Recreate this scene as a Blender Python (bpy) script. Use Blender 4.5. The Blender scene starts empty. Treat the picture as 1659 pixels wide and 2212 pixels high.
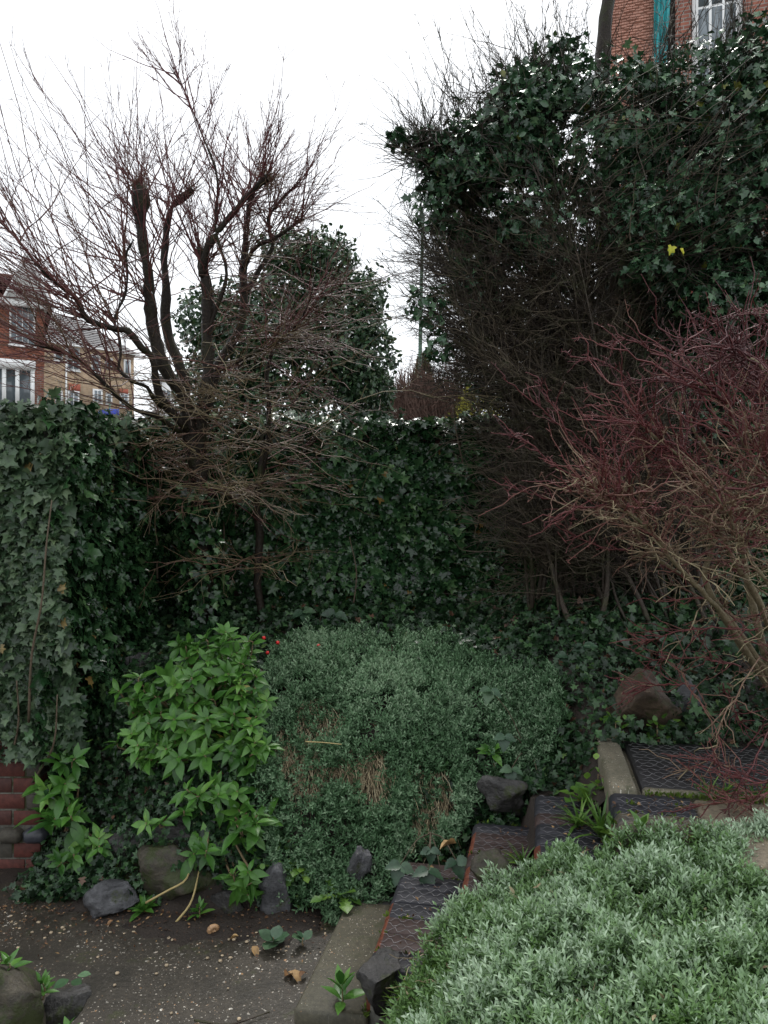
import bpy, math
import numpy as np
from mathutils import Vector, noise as mnoise

scene = bpy.context.scene
R = math.radians
# ------------------------------------------------------------------ camera, sky, sun, exposure
EYE = 1.67
cam_d = bpy.data.cameras.new('camera')
cam_d.sensor_fit = 'VERTICAL'
cam_d.angle = 2 * math.atan(1106 / 1664.5)
cam_d.clip_start = 0.05
cam_d.clip_end = 2000
cam = bpy.data.objects.new('camera', cam_d)
cam.location = (0, 0, EYE)
cam.rotation_euler = (R(90), 0, 0)
scene.collection.objects.link(cam)
scene.camera = cam

world = bpy.data.worlds.new('World')
scene.world = world
world.use_nodes = True
wt = world.node_tree
wt.nodes.clear()
w_out = wt.nodes.new('ShaderNodeOutputWorld')
w_bg = wt.nodes.new('ShaderNodeBackground')
w_sky = wt.nodes.new('ShaderNodeTexSky')
w_sky.sky_type = 'NISHITA'
w_sky.sun_disc = False
w_sky.sun_elevation = R(58)
w_sky.sun_rotation = R(0)
w_sky.dust_density = 6.0
w_mix = wt.nodes.new('ShaderNodeMix')          # a closed cloud deck over the clear-sky gradient
w_mix.data_type = 'RGBA'
w_mix.inputs[0].default_value = 0.86
w_mix.inputs[7].default_value = (10.2, 10.6, 11.0, 1)
wt.links.new(w_sky.outputs[0], w_mix.inputs[6])
wt.links.new(w_mix.outputs[2], w_bg.inputs[0])
w_bg.inputs[1].default_value = 0.086
wt.links.new(w_bg.outputs[0], w_out.inputs[0])

sun_d = bpy.data.lights.new('sun', 'SUN')
sun_d.energy = 1.5
sun_d.angle = R(14)
sun_d.color = (1.0, 0.97, 0.93)
sun = bpy.data.objects.new('sun', sun_d)
sun.rotation_euler = (R(-32), 0, 0)
sun.location = (0, 0, 30)
scene.collection.objects.link(sun)
scene.view_settings.view_transform = 'Standard'
scene.view_settings.look = 'None'
scene.view_settings.exposure = 0.70
scene.view_settings.gamma = 1.0
scene.view_settings.use_curve_mapping = False
scene.cycles.max_bounces = 6
scene.cycles.diffuse_bounces = 3
scene.cycles.glossy_bounces = 2
scene.cycles.transmission_bounces = 4
scene.cycles.transparent_max_bounces = 4

# ------------------------------------------------------------------ helpers
col = scene.collection
rng = np.random.default_rng(11)
F0 = 1664.5


def P(u, v, Y):
    """world point at depth Y that stands at (u, v) of the 1659 x 2212 view of the photograph"""
    return np.array([(u - 829.5) / F0 * Y, Y, EYE - (v - 1106) / F0 * Y])


def tag(o, label=None, cat=None, group=None, kind=None):
    if label: o['label'] = label
    if cat: o['category'] = cat
    if group: o['group'] = group
    if kind: o['kind'] = kind
    return o


def thing(name, label, cat, loc=(0, 0, 0), group=None, rz=0.0):
    o = bpy.data.objects.new(name, None)
    o.empty_display_size = 0.1
    o.location = tuple(float(c) for c in loc)
    o.rotation_euler = (0, 0, rz)
    col.objects.link(o)
    return tag(o, label, cat, group)


def make_mesh(name, V, faces, mat, rnd=None, smooth=False, mats=None, midx=None):
    V = np.asarray(V, dtype=np.float32).reshape(-1, 3)
    if isinstance(faces, np.ndarray): faces = [faces]
    loops, starts, n = [], [], 0
    for f in faces:
        f = np.asarray(f, dtype=np.int32)
        if f.ndim == 1: f = f[None]
        if f.size == 0: continue
        k = f.shape[1]
        starts.append(np.arange(f.shape[0], dtype=np.int32) * k + n)
        loops.append(f.ravel())
        n += f.size
    me = bpy.data.meshes.new(name)
    loops = np.concatenate(loops); starts = np.concatenate(starts)
    me.vertices.add(len(V)); me.vertices.foreach_set('co', V.ravel())
    me.loops.add(len(loops)); me.loops.foreach_set('vertex_index', loops)
    me.polygons.add(len(starts)); me.polygons.foreach_set('loop_start', starts)
    if midx is not None: me.polygons.foreach_set('material_index', np.asarray(midx, dtype=np.int32))
    me.update(calc_edges=True)
    if rnd is not None:
        a = me.attributes.new('rnd', 'FLOAT', 'POINT')
        a.data.foreach_set('value', np.asarray(rnd, dtype=np.float32))
    if smooth: me.polygons.foreach_set('use_smooth', np.ones(len(starts), dtype=bool))
    for m in (mats or [mat]): me.materials.append(m)
    return me


def obj(name, me, parent=None, loc=None, rot=None, scale=None):
    o = bpy.data.objects.new(name, me)
    col.objects.link(o)
    if parent is not None: o.parent = parent
    if loc is not None: o.location = tuple(float(c) for c in loc)
    if rot is not None: o.rotation_euler = rot
    if scale is not None: o.scale = scale
    return o


def rel(V, parent):
    """world coordinates -> coordinates of an unrotated parent Empty"""
    if parent is None: return V
    return np.asarray(V) - np.array(parent.location)


def box_arr(x0, x1, y0, y1, z0, z1, bev=0.0):
    if bev <= 0:
        V = np.array([[x, y, z] for z in (z0, z1) for y in (y0, y1) for x in (x0, x1)], float)
        Fq = np.array([[0, 2, 3, 1], [4, 5, 7, 6], [0, 1, 5, 4], [2, 6, 7, 3], [0, 4, 6, 2], [1, 3, 7, 5]])
        return V, Fq
    b = bev
    V = []
    for (z, s) in ((z0, b), (z0 + b, 0), (z1 - b, 0), (z1, b)):
        for (x, y) in ((x0 + s, y0 + b), (x0 + b, y0 + s), (x1 - b, y0 + s), (x1 - s, y0 + b),
                       (x1 - s, y1 - b), (x1 - b, y1 - s), (x0 + b, y1 - s), (x0 + s, y1 - b)):
            V.append((x, y, z))
    Fq = []
    for r in range(3):
        for i in range(8):
            j = (i + 1) % 8
            Fq.append([r * 8 + i, r * 8 + j, r * 8 + 8 + j, r * 8 + 8 + i])
    return np.array(V, float), [np.array(Fq), np.array([[7, 6, 5, 4, 3, 2, 1, 0], [24, 25, 26, 27, 28, 29, 30, 31]])]


def box(name, x0, x1, y0, y1, z0, z1, mat, parent=None, bev=0.0):
    V, Fq = box_arr(x0, x1, y0, y1, z0, z1, bev)
    return obj(name, make_mesh(name, V, Fq, mat), parent)


def unit(a):
    a = np.asarray(a, float)
    return a / np.maximum(np.linalg.norm(a, axis=-1, keepdims=True), 1e-9)


class Acc:
    def __init__(self): self.V, self.F, self.r, self.n = [], {}, [], 0

    def add(self, V, Fa, rnd):
        V = np.asarray(V).reshape(-1, 3)
        for f in (Fa if isinstance(Fa, list) else [Fa]):
            if len(f): self.F.setdefault(f.shape[1], []).append(f + self.n)
        self.V.append(V); self.n += len(V)
        self.r.append(np.broadcast_to(np.asarray(rnd, float), (len(V),)))

    def build(self, name, mat, parent=None, smooth=False, kind=None):
        V = rel(np.concatenate(self.V), parent)
        me = make_mesh(name, V, [np.concatenate(f) for f in self.F.values()], mat, np.concatenate(self.r), smooth)
        o = obj(name, me, parent)
        if kind: o['kind'] = kind
        return o


# --- leaves ---------------------------------------------------------
def t_strip(wid, fold=0.25, droop=0.2, twist=0.0):
    """leaf from half-widths along its length: three columns, folded at the midrib"""
    V, Fq = [], []
    n = len(wid)
    for i, w in enumerate(wid):
        t = i / (n - 1)
        zc = -droop * t * t
        for s in (-1, 0, 1):
            V.append((s * w, t, zc + abs(s) * w * fold + s * twist * t * w))
    for i in range(n - 1):
        for c in (0, 1):
            a = i * 3 + c
            Fq.append([a, a + 1, a + 4, a + 3])
    return np.array(V), np.array(Fq)


T_LANCE = t_strip([0.012, 0.10, 0.165, 0.17, 0.11, 0.004], 0.35, 0.22)
T_LANCE2 = t_strip([0.012, 0.09, 0.15, 0.16, 0.10, 0.004], 0.5, 0.05, 0.5)
T_OVATE = t_strip([0.01, 0.24, 0.30, 0.22, 0.004], 0.25, 0.15)
T_SMALL = t_strip([0.02, 0.24, 0.004], 0.3, 0.15)
T_BLADE = t_strip([0.05, 0.045, 0.03, 0.004], 0.3, 0.45)
T_SERR = t_strip([0.01, 0.26, 0.30, 0.37, 0.33, 0.37, 0.27, 0.29, 0.16, 0.17, 0.06, 0.004], 0.3, 0.18)
T_ROUND = t_strip([0.05, 0.36, 0.46, 0.36, 0.05], 0.15, 0.1)
T_LOBED = t_strip([0.03, 0.05, 0.13, 0.06, 0.17, 0.09, 0.22, 0.14, 0.24, 0.15, 0.01], 0.3, 0.35)


def t_ivy(seed, spiky=0.0):
    g = np.random.default_rng(seed); curl = g.uniform(-0.25, 0.15)
    half = [(0.22, -0.13), (0.50 + 0.06 * spiky, 0.06), (0.27 - 0.06 * spiky, 0.26), (0.43 + 0.07 * spiky, 0.58), (0.17 - 0.04 * spiky, 0.62)]
    pts = [(0, 0.0)] + half + [(0, 1.0)] + [(-x, y) for x, y in half[::-1]]
    V = [(0, 0.36, 0.0)]
    for (x, y) in pts:
        x += g.normal() * 0.03; y += g.normal() * 0.03
        V.append((x, y, abs(x) * 0.20 - (0.22 - curl) * max(0, y - 0.36) ** 2 + curl * 1.6 * x * x + g.normal() * 0.045))
    m = len(pts)
    return np.array(V), np.array([[0, 1 + i, 1 + (i + 1) % m] for i in range(m)])


IVIES = [t_ivy(s, sp) for s, sp in ((1, -0.5), (2, 0.5), (3, 0.9), (4, 0.0), (5, -0.9), (6, 0.2))]


def frames(D, N):
    D = unit(D)
    N = N - np.sum(N * D, -1, keepdims=True) * D
    N = unit(N)
    return np.cross(D, N), D, N


def place(acc, T, pos, D, N, s, rnd, off=None):
    V, Fq = T
    X, Y, Z = frames(D, N)
    s = np.asarray(s)[:, None, None]
    W = pos[:, None] + s * (V[None, :, 0:1] * X[:, None] + V[None, :, 1:2] * Y[:, None] + V[None, :, 2:3] * Z[:, None])
    m, k = len(pos), len(V)
    Fa = (Fq[None] + (np.arange(m) * k)[:, None, None]).reshape(-1, Fq.shape[1])
    rr = np.repeat(rnd, k)
    if off is not None: rr = np.clip(rr + np.tile(off, m), 0, 0.955)
    acc.add(W, Fa, rr)


_var = {}


def leaf_variants(key, T, mat, n=8):
    k = (key, mat.name)
    if k not in _var:
        _var[k] = [make_mesh('leaf_' + key, T[0], T[1], mat, np.full(len(T[0]), (i + 0.5) / n), True) for i in range(n)]
    return _var[k]


def leaf_objects(parent, key, T, mat, pos, D, N, s, rnd, name='leaf'):
    vs = leaf_variants(key, T, mat)
    X, Y, Z = frames(D, N)
    base = np.array(parent.location)
    from mathutils import Matrix
    for i in range(len(pos)):
        me = vs[min(len(vs) - 1, int(rnd[i] * len(vs)))]
        o = bpy.data.objects.new(name, me)
        col.objects.link(o)
        o.parent = parent
        p = pos[i] - base
        sc = float(s[i])
        o.matrix_local = Matrix(((X[i][0] * sc, Y[i][0] * sc, Z[i][0] * sc, p[0]), (X[i][1] * sc, Y[i][1] * sc, Z[i][1] * sc, p[1]),
                                 (X[i][2] * sc, Y[i][2] * sc, Z[i][2] * sc, p[2]), (0, 0, 0, 1)))


def foliage(parent, temps, mat, pos, D, N, s, rnd, n_obj=300, front=None, name='foliage', key='ivy'):
    """the n_obj leaves that show largest as parts of their own, the rest joined into one part"""
    m = len(pos)
    idx = np.arange(m)
    single = np.array([], int)
    if n_obj:
        score = (front if front is not None else s / pos[:, 1]) + rng.random(m) * 1e-6
        single = np.argsort(-score)[:n_obj]
    rest = np.setdiff1d(idx, single)
    which = rng.integers(0, len(temps), m)
    for k, T in enumerate(temps):
        q = single[which[single] == k]
        if len(q): leaf_objects(parent, key + str(k), T, mat, pos[q], D[q], N[q], s[q], rnd[q])
    if len(rest):
        a = Acc()
        for k, T in enumerate(temps):
            q = rest[which[rest] == k]
            if len(q): place(a, T, pos[q], D[q], N[q], s[q], rnd[q])
        a.build(name, mat, parent, smooth=True, kind='stuff')


# --- wood -----------------------------------------------------------
def grow(start, d, L, n=6, bend=None, jit=0.12):
    m = len(start)
    t = np.linspace(0, 1, n)
    L = np.asarray(L)
    pts = start[:, None] + unit(d)[:, None] * (L[:, None] * t)[..., None]
    if bend is not None: pts = pts + np.asarray(bend).reshape(-1, 1, 3) * (L[:, None] * t ** 2)[..., None]
    j = rng.normal(size=(m, n, 3)) * jit * (L / n)[:, None, None]
    j[:, 0] = 0
    return pts + np.cumsum(j, axis=1)


def tubes(acc, Pt, r0, r1, sides=3, rnd=0.5):
    m, n, _ = Pt.shape
    tan = unit(np.gradient(Pt, axis=1))
    ref = np.where(np.abs(tan[..., 2:3]) < 0.8, np.array([0, 0, 1.0]), np.array([1.0, 0, 0]))
    a = unit(np.cross(tan, ref)); b = np.cross(tan, a)
    t = np.linspace(0, 1, n)
    rad = np.asarray(r0).reshape(-1, 1) * (1 - t) + np.asarray(r1).reshape(-1, 1) * t
    ang = np.arange(sides) / sides * 2 * math.pi
    V = Pt[:, :, None] + rad[..., None, None] * (a[:, :, None] * np.cos(ang)[:, None] + b[:, :, None] * np.sin(ang)[:, None])
    base = (np.arange(m) * n * sides)[:, None, None] + (np.arange(n - 1) * sides)[None, :, None]
    i = np.arange(sides)[None, None]; k = (i + 1) % sides
    Fq = np.stack([base + i, base + k, base + sides + k, base + sides + i], -1).reshape(-1, 4)
    r = np.broadcast_to(np.asarray(rnd, float), (m,))
    acc.add(V, Fq, np.repeat(r, n * sides))


def sample(Pt, m, lo=0.2, hi=1.0):
    """m random points with tangents along the given paths"""
    i = rng.integers(0, len(Pt), m)
    t = rng.uniform(lo, hi, m) * (Pt.shape[1] - 1.001)
    k = t.astype(int); f = (t - k)[:, None]
    p = Pt[i, k] * (1 - f) + Pt[i, k + 1] * f
    return p, unit(Pt[i, k + 1] - Pt[i, k]), i


def spread(tan, amount):
    return unit(tan + rng.normal(size=tan.shape) * amount)


def smooth_path(pts, n=28):
    pts = np.array(pts, float)
    q = np.vstack([2 * pts[0] - pts[1], pts, 2 * pts[-1] - pts[-2]])
    out = []
    segs = len(pts) - 1
    for s in np.linspace(0, segs - 1e-6, n):
        i = int(s); t = s - i
        p0, p1, p2, p3 = q[i:i + 4]
        out.append(0.5 * ((2 * p1) + (-p0 + p2) * t + (2 * p0 - 5 * p1 + 4 * p2 - p3) * t * t + (-p0 + 3 * p1 - 3 * p2 + p3) * t ** 3))
    return np.array(out)


def limb(name, path, r0, r1, mat, parent, sides=9, knob=None, rough=0.10):
    """one bough: knobbly tapering tube along a smooth path"""
    n = len(path)
    tan = unit(np.gradient(path, axis=0))
    ref = np.where(np.abs(tan[:, 2:3]) < 0.8, np.array([0, 0, 1.0]), np.array([1.0, 0, 0]))
    a = unit(np.cross(tan, ref)); b = np.cross(tan, a)
    V = []
    for i in range(n):
        t = i / (n - 1)
        r = r0 * (1 - t) + r1 * t
        if knob and t > 0.86: r *= 1 + knob * math.sin((t - 0.86) / 0.14 * math.pi * 0.75)
        for s in range(sides):
            an = 2 * math.pi * s / sides
            d = a[i] * math.cos(an) + b[i] * math.sin(an)
            k = 1 + rough * mnoise.noise(Vector((path[i] + d * r) * 14)) * 2 + rough * 0.7 * mnoise.noise(Vector((path[i] + d * r) * 45))
            V.append(path[i] + d * r * k)
    Fq = [[i * sides + s, i * sides + (s + 1) % sides, (i + 1) * sides + (s + 1) % sides, (i + 1) * sides + s] for i in range(n - 1) for s in range(sides)]
    cap = [[(n - 1) * sides + s for s in range(sides)], [s for s in range(sides)][::-1]]
    me = make_mesh(name, rel(np.array(V), parent), [np.array(Fq), np.array(cap)], mat, np.full(len(V), 0.5), True)
    return obj(name, me, parent)


# ------------------------------------------------------------------ materials
MAT = {}


def new_mat(name):
    m = bpy.data.materials.new(name)
    m.use_nodes = True
    MAT[name] = m
    return m, m.node_tree.nodes, m.node_tree.links, m.node_tree.nodes['Principled BSDF']


def ramp(nodes, stops):
    r = nodes.new('ShaderNodeValToRGB')
    e = r.color_ramp.elements
    while len(e) < len(stops): e.new(0.5)
    for i, (p, c) in enumerate(stops):
        e[i].position = p; e[i].color = (*c, 1)
    return r


def mix(nodes, links, fac, a, b, mode='MIX'):
    x = nodes.new('ShaderNodeMix'); x.data_type = 'RGBA'; x.blend_type = mode
    for i, s in ((0, fac), (6, a), (7, b)):
        if hasattr(s, 'is_linked'): links.new(s, x.inputs[i])
        else: x.inputs[i].default_value = s if i == 0 else (*s, 1)
    return x.outputs[2]


def tex(nodes, links, kind, scale, coord, detail=4, rough=0.6, vec_scale=None):
    n = nodes.new('ShaderNodeTex' + kind)
    n.inputs['Scale'].default_value = scale
    if 'Detail' in n.inputs: n.inputs['Detail'].default_value = detail
    if kind == 'Noise': n.inputs['Roughness'].default_value = rough
    if vec_scale:
        mp = nodes.new('ShaderNodeMapping'); mp.inputs['Scale'].default_value = vec_scale
        links.new(coord, mp.inputs[0]); coord = mp.outputs[0]
    links.new(coord, n.inputs['Vector'])
    return n


def gpos(nodes):
    return nodes.new('ShaderNodeNewGeometry').outputs['Position']


def bump(nodes, links, bsdf, h, strength=0.4, dist=0.01):
    b = nodes.new('ShaderNodeBump')
    b.inputs['Strength'].default_value = strength; b.inputs['Distance'].default_value = dist
    links.new(h, b.inputs['Height']); links.new(b.outputs[0], bsdf.inputs['Normal'])


def leaf_mat(name, stops, rough=0.4, spec=0.5, trans=0.06, mott=0.35):
    m, N, L, B = new_mat(name)
    at = N.new('ShaderNodeAttribute'); at.attribute_name = 'rnd'
    r = ramp(N, stops); L.new(at.outputs['Fac'], r.inputs[0])
    ns = tex(N, L, 'Noise', 38, gpos(N), 3)
    hs = N.new('ShaderNodeHueSaturation')
    mr = N.new('ShaderNodeMapRange'); mr.inputs[1].default_value = 0.3; mr.inputs[2].default_value = 0.7
    mr.inputs[3].default_value = 1 - mott; mr.inputs[4].default_value = 1 + mott
    L.new(ns.outputs[0], mr.inputs[0]); L.new(mr.outputs[0], hs.inputs['Value'])
    L.new(r.outputs[0], hs.inputs['Color'])
    L.new(hs.outputs[0], B.inputs['Base Color'])
    B.inputs['Roughness'].default_value = rough
    B.inputs['Specular IOR Level'].default_value = spec
    if trans:
        tr = N.new('ShaderNodeBsdfTranslucent'); L.new(hs.outputs[0], tr.inputs[0])
        ms = N.new('ShaderNodeMixShader'); ms.inputs[0].default_value = trans * 2
        L.new(B.outputs[0], ms.inputs[1]); L.new(tr.outputs[0], ms.inputs[2])
        L.new(ms.outputs[0], N['Material Output'].inputs[0])
    return m


def wood_mat(name, stops, rough=0.65, moss=None, scale=30, spec=0.4):
    m, N, L, B = new_mat(name)
    at = N.new('ShaderNodeAttribute'); at.attribute_name = 'rnd'
    r = ramp(N, stops)
    p = gpos(N)
    ns = tex(N, L, 'Noise', scale, p, 5)
    ad = N.new('ShaderNodeMath'); ad.operation = 'MULTIPLY_ADD'; ad.inputs[1].default_value = 0.5
    L.new(ns.outputs[0], ad.inputs[0]); L.new(at.outputs['Fac'], ad.inputs[2])
    sb = N.new('ShaderNodeMath'); sb.operation = 'SUBTRACT'; sb.inputs[1].default_value = 0.25
    L.new(ad.outputs[0], sb.inputs[0]); L.new(sb.outputs[0], r.inputs[0])
    c = r.outputs[0]
    if moss:
        n2 = tex(N, L, 'Noise', 7, p, 5, 0.7)
        rr = ramp(N, [(0.5, (0, 0, 0)), (0.66, (1, 1, 1))]); L.new(n2.outputs[0], rr.inputs[0])
        c = mix(N, L, rr.outputs[0], c, moss)
    L.new(c, B.inputs['Base Color'])
    B.inputs['Roughness'].default_value = rough
    B.inputs['Specular IOR Level'].default_value = spec
    bump(N, L, B, ns.outputs[0], 1.0, 0.010)
    return m


leaf_mat('ivy', [(0.0, (0.007, 0.020, 0.008)), (0.45, (0.019, 0.054, 0.020)), (0.75, (0.050, 0.112, 0.040)), (0.95, (0.115, 0.195, 0.075)), (0.985, (0.17, 0.15, 0.04)), (1.0, (0.20, 0.11, 0.04))], 0.22, 0.45, 0.03)  # widened green tones: darkest mimic shade, palest mimic highlights
leaf_mat('ivy_lit', [(0.0, (0.014, 0.032, 0.014)), (0.5, (0.045, 0.085, 0.038)), (0.85, (0.115, 0.170, 0.085)), (0.97, (0.15, 0.19, 0.085)), (1.0, (0.25, 0.17, 0.06))], 0.42, 0.5)  # lighter copy of ivy, skylight on the pier face put into the colour
leaf_mat('ivy_high', [(0.0, (0.009, 0.026, 0.012)), (0.5, (0.036, 0.090, 0.042)), (0.8, (0.105, 0.190, 0.095)), (0.965, (0.075, 0.11, 0.035)), (1.0, (0.16, 0.16, 0.03))], 0.22, 0.5, 0.03)  # pale greens stand in for highlights on the upper leaves
leaf_mat('ground_ivy', [(0.0, (0.007, 0.018, 0.007)), (0.5, (0.018, 0.050, 0.018)), (0.85, (0.052, 0.118, 0.040)), (0.97, (0.09, 0.15, 0.04)), (1.0, (0.10, 0.05, 0.03))], 0.4, 0.45)
leaf_mat('evergreen', [(0.0, (0.012, 0.034, 0.014)), (0.5, (0.030, 0.076, 0.030)), (0.9, (0.065, 0.125, 0.048)), (1.0, (0.09, 0.10, 0.04))], 0.33, 0.5)
leaf_mat('shrub_leaf', [(0.0, (0.028, 0.095, 0.016)), (0.4, (0.052, 0.150, 0.022)), (0.8, (0.092, 0.225, 0.036)), (0.96, (0.15, 0.30, 0.055)), (1.0, (0.42, 0.36, 0.07))], 0.38, 0.5, 0.1, 0.2)
leaf_mat('weed_leaf', [(0.0, (0.040, 0.105, 0.018)), (0.5, (0.080, 0.180, 0.028)), (1.0, (0.17, 0.29, 0.045))], 0.42, 0.45, 0.12, 0.25)
leaf_mat('bramble_leaf', [(0.0, (0.022, 0.055, 0.028)), (0.6, (0.045, 0.095, 0.050)), (1.0, (0.085, 0.150, 0.070))], 0.4, 0.5)
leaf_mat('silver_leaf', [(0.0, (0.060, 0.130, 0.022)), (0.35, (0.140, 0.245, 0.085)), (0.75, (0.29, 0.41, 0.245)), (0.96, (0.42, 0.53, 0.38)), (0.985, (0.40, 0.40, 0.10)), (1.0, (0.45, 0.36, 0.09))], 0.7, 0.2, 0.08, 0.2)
leaf_mat('silver_leaf_bank', [(0.0, (0.018, 0.048, 0.014)), (0.4, (0.058, 0.128, 0.054)), (0.85, (0.165, 0.270, 0.150)), (0.97, (0.25, 0.35, 0.22)), (1.0, (0.34, 0.30, 0.10))], 0.65, 0.25, 0.06, 0.2)  # same plant as silver_leaf, darkened to paint in the shade of the bank
leaf_mat('straw', [(0.0, (0.17, 0.125, 0.075)), (0.5, (0.40, 0.325, 0.20)), (1.0, (0.62, 0.54, 0.36))], 0.7, 0.2, 0.05)
leaf_mat('dead_leaf', [(0.0, (0.05, 0.026, 0.016)), (0.5, (0.17, 0.085, 0.038)), (1.0, (0.46, 0.30, 0.13))], 0.6, 0.4, 0.04)
leaf_mat('moss', [(0.0, (0.030, 0.050, 0.010)), (0.6, (0.060, 0.095, 0.016)), (1.0, (0.10, 0.15, 0.025))], 0.8, 0.1, 0.05)
leaf_mat('yellow_leaf', [(0.0, (0.42, 0.44, 0.04)), (1.0, (0.62, 0.60, 0.06))], 0.45, 0.4, 0.1)
leaf_mat('far_conifer', [(0.0, (0.05, 0.07, 0.025)), (0.6, (0.11, 0.12, 0.045)), (1.0, (0.17, 0.17, 0.07))], 0.7, 0.2)
leaf_mat('far_yellow', [(0.0, (0.14, 0.14, 0.03)), (0.6, (0.34, 0.33, 0.06)), (1.0, (0.50, 0.47, 0.10))], 0.6, 0.2)
wood_mat('tree_bark', [(0.0, (0.004, 0.003, 0.002)), (0.45, (0.013, 0.009, 0.006)), (1.0, (0.070, 0.046, 0.027))], 0.55, (0.022, 0.024, 0.006), 70, 0.25)
wood_mat('tree_twig', [(0.0, (0.115, 0.026, 0.030)), (0.35, (0.115, 0.036, 0.030)), (0.65, (0.125, 0.080, 0.042)), (1.0, (0.21, 0.165, 0.085))], 0.45, None, 40, 0.5)
wood_mat('thicket_twig', [(0.0, (0.018, 0.012, 0.009)), (0.5, (0.042, 0.030, 0.021)), (1.0, (0.11, 0.085, 0.055))], 0.6, (0.05, 0.052, 0.020), 30)
wood_mat('barberry_stem', [(0.0, (0.09, 0.065, 0.038)), (0.5, (0.20, 0.160, 0.095)), (1.0, (0.42, 0.36, 0.24))], 0.6, (0.10, 0.095, 0.045), 45)
wood_mat('barberry_twig', [(0.0, (0.058, 0.010, 0.012)), (0.45, (0.145, 0.034, 0.034)), (0.7, (0.18, 0.112, 0.070)), (1.0, (0.42, 0.35, 0.21))], 0.5, None, 40, 0.5)
wood_mat('shrub_stem', [(0.0, (0.10, 0.07, 0.04)), (1.0, (0.30, 0.22, 0.12))], 0.6)
wood_mat('vine', [(0.0, (0.05, 0.035, 0.022)), (1.0, (0.16, 0.12, 0.08))], 0.7)
wood_mat('straw_stem', [(0.0, (0.30, 0.22, 0.09)), (1.0, (0.50, 0.40, 0.18))], 0.6)


def ground_mat(name, a, b, c, scale=9, rough=0.75, bstr=0.6):
    m, N, L, B = new_mat(name)
    p = gpos(N)
    n1 = tex(N, L, 'Noise', scale, p, 8, 0.65); n2 = tex(N, L, 'Noise', scale * 7, p, 6, 0.7)
    r1 = ramp(N, [(0.3, a), (0.55, b), (0.75, c)])
    s = N.new('ShaderNodeMath'); s.operation = 'MULTIPLY_ADD'; s.inputs[1].default_value = 0.5
    L.new(n2.outputs[0], s.inputs[0])
    h = N.new('ShaderNodeMath'); h.operation = 'MULTIPLY'; h.inputs[1].default_value = 0.5
    L.new(n1.outputs[0], h.inputs[0]); L.new(h.outputs[0], s.inputs[2])
    L.new(s.outputs[0], r1.inputs[0]); L.new(r1.outputs[0], B.inputs['Base Color'])
    B.inputs['Roughness'].default_value = rough
    bump(N, L, B, s.outputs[0], bstr, 0.03)
    return m


ground_mat('soil', (0.012, 0.008, 0.006), (0.028, 0.019, 0.013), (0.055, 0.038, 0.024), 12, 0.7)
ground_mat('street', (0.07, 0.07, 0.06), (0.10, 0.10, 0.09), (0.14, 0.13, 0.12), 0.5, 0.8, 0.2)


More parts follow.
